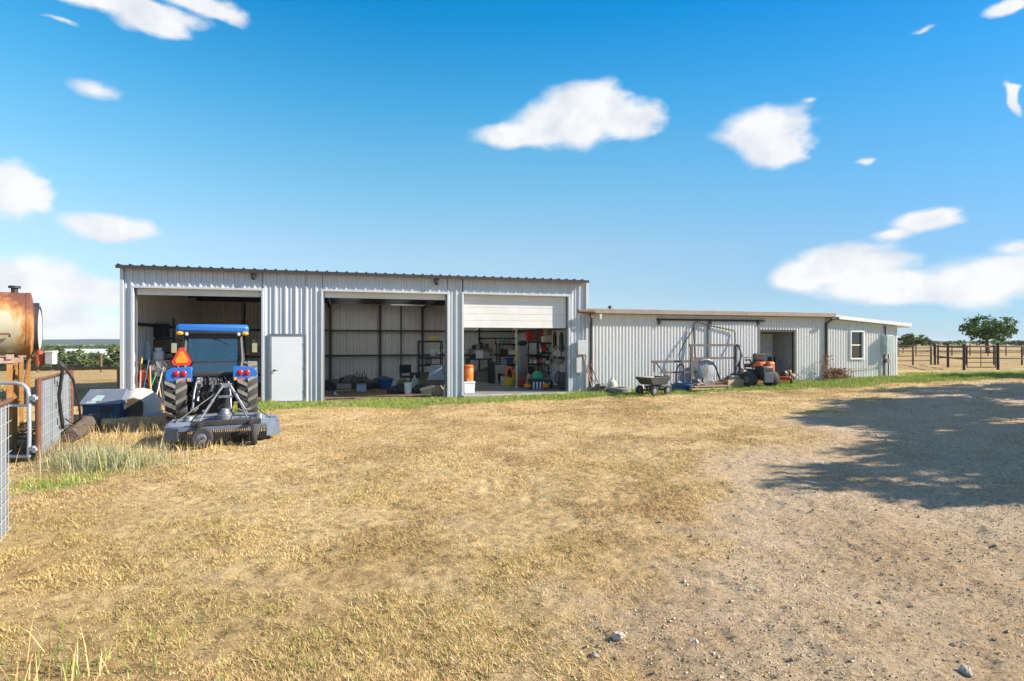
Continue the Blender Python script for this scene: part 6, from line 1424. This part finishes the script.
# zero turn mower
zm = T('riding_mower', 'orange and black riding mower seen from behind near the recessed door', 'riding mower', Fr(760, 1.5), rad(18))
for s in (-1, 1):
    m = MB(); m.lathe([(.14, -.13), (.20, -.15), (.28, -.14), (.30, -.10), (.305, 0), (.30, .10), (.28, .14), (.20, .15), (.14, .13), (.14, -.13)], 28, (s * .50, 0, .305), 'X'); w_ = m.build('wheel', RUBBER, zm); MB().lathe([(0, -.08), (.145, -.11), (.145, .11), (0, .08)], 18, (s * .50, 0, .305), 'X').build('rim', STEEL, w_)
    m = MB(); m.lathe([(.05, -.07), (.14, -.08), (.16, 0), (.14, .08), (.05, .07), (.05, -.07)], 20, (s * .40, 1.30, .16), 'X'); w_ = m.build('wheel', RUBBER, zm); MB().lathe([(0, -.06), (.06, -.05), (.06, .05), (0, .06)], 14, (s * .40, 1.30, .16), 'X').build('rim', STEEL, w_)
    m = MB(); m.tube([(s * .40, 1.22, .36), (s * .40, 1.3, .30), (s * .48, 1.3, .17)], .03, 7); m.build('caster_arm', BLACK, zm)
    m = MB(); m.box((s * .36, .10, .66), (.16, .55, .05)); m.box((s * .30, .08, .58), (.05, .5, .18)); m.build('fender', BLACK, zm, bevel=.02)
    m = MB(); m.tube([(s * .30, .45, .68), (s * .36, .50, 1.02), (s * .22, .55, 1.10), (s * .05, .55, 1.10)], .018, 7); m.build('steering_lever', BLACK, zm)
m = MB(); m.box((0, .55, .38), (.55, 1.6, .12)); m.box((0, -.12, .42), (.56, .5, .28)); m.build('frame', BLACK, zm, bevel=.02)
m = MB(); m.box((-.02, -.22, .62), (.50, .38, .36)); m.box((-.02, -.42, .55), (.46, .05, .42)); m.build('engine', mat('engine_black', (.025, .027, .03), .5), zm, bevel=.03)
m = MB(); m.box((-.02, -.455, .38), (.42, .06, .36)); m.build('engine_guard', mat('dark_blue_grey', (.06, .075, .11), .5), zm, bevel=.01)
m = MB(); m.box((.06, -.04, .82), (.62, .44, .26)); m.box((.19, -.28, .76), (.30, .24, .40)); m.build('hood', ORANGEP, zm, bevel=.06)
m = MB(); m.box((0, .32, .80), (.54, .48, .14)); m.box((0, .06, 1.04), (.52, .14, .44)); m.build('seat', BLACK, zm, bevel=.05)
for s in (-1, 1):
    m = MB(); m.tube([(s * .30, .10, .84), (s * .34, .12, 1.02), (s * .34, .40, 1.0)], .03, 8); m.build('armrest', BLACK, zm)
m = MB(); m.tube([(-.46, -.1, .55), (-.46, -.14, .95), (-.40, -.14, 1.16), (-.30, -.14, 1.22), (.30, -.14, 1.22), (.40, -.14, 1.16), (.46, -.14, .95), (.46, -.1, .55)], .024, 8); m.build('roll_bar', DKSTEEL, zm)
m = MB(); m.box((0, .75, .24), (1.24, .62, .14)); m.build('mower_deck', ORANGEP, zm, bevel=.04)
sm = T('push_mower', 'smaller red and black mower half hidden right of the orange one', 'mower', Fr(783, 1.0), rad(-25))
MB().box((0, 0, .22), (.52, .65, .14)).build('deck', RED, sm, bevel=.04); MB().lathe([(.18, 0), (.19, .1), (.13, .2), (0, .22)], 18, (0, .05, .29)).build('engine', BLACK, sm)
for x in (-.28, .28):
    for y in (-.26, .26): MB().lathe([(.03, -.03), (.11, -.035), (.12, 0), (.11, .035), (.03, .03)], 18, (x, y, .12), 'X').build('wheel', RUBBER, sm)
m = MB(); m.tube([(-.22, -.28, .28), (-.22, -.62, .80), (-.12, -.68, .9), (.12, -.68, .9), (.22, -.62, .80), (.22, -.28, .28)], .015, 6); m.build('handle', DKSTEEL, sm)
bx = T('folding_seat', 'black padded seat back standing in the recessed doorway behind the mowers', 'seat', B(776, .4, F3 + .15), YAW + .3)
MB().box((0, 0, .38), (.44, .42, .08)).build('cushion', BLACK, bx, bevel=.03); MB().box((0, .2, .78), (.50, .08, .52)).build('backrest', BLACK, bx, bevel=.06)
for x in (-.18, .18): MB().tube([(x, -.18, 0), (x, -.16, .36)], .018, 6).build('leg', DKSTEEL, bx); MB().tube([(x, .2, 0), (x, .2, .6)], .018, 6).build('leg', DKSTEEL, bx)
solo(MB().tube([(0, 0, 0), (0, 0, .05), (.02, 0, .3), (-.06, 0, .42)], .05, 8).ball((-.09, 0, .46), (.10, .07, .08)).ball((.08, 0, .28), (.14, .08, .10)), 'garden_ornament', mat('tan_ornament', (.45, .30, .2), .8), 'small tan ornament on the step below the grey door', 'ornament', B(791, -.35, F3 + .15), .3)
# dry vine at the annex corner
dv = T('dry_bush', 'dry tan dead bush against the annex corner by the dark downspout', 'bush', Fr(836, .3), YAW)
rg = random.Random(9); m = MB()
for k in range(90):
    x = rg.gauss(0, .38) ; h = (rg.uniform(.15, .5) if x > -.3 else rg.uniform(.3, 1.15)); m.tube([(x, rg.uniform(-.12, .12), -.02), (x + rg.uniform(-.1, .1), rg.uniform(-.15, .15), h * .6), (x + rg.uniform(-.3, .3), rg.uniform(-.2, .15), h)], [.010, .007, .003], 4)
m.build('stems', mat('dead_stem', (.30, .19, .11), .9), dv)
m = MB()
for k in range(420):
    x = rg.gauss(0, .36); z = rg.uniform(.08, .5 if x > -.3 else 1.1); a = rg.uniform(0, 6.28); m.box((x, rg.uniform(-.2, .12), z), (.07, .004, .04), a, rg.uniform(-1, 1), rg.uniform(-1, 1))
m.build('dead_leaves', mat('dead_leaf', (.42, .25, .14), .9, 0, (.28, .15, .08), 9), dv)

# ------------------------------------------------------------------ the air
hm = bpy.data.materials.new('pale_air'); hm.use_nodes = True; HN = hm.node_tree.nodes; HL = hm.node_tree.links; HN.clear()
ho = HN.new('ShaderNodeOutputMaterial'); hv = HN.new('ShaderNodeVolumePrincipled'); hv.inputs['Color'].default_value = (.80, .88, .97, 1); hv.inputs['Density'].default_value = HAZE
HL.new(hv.outputs[0], ho.inputs['Volume'])
hzb = MB().box((0, 2600, 10), (10600, 7200, 42)).build('haze', hm); tag(hzb, 'thin pale air that fades the far hills', 'haze', kind='stuff')
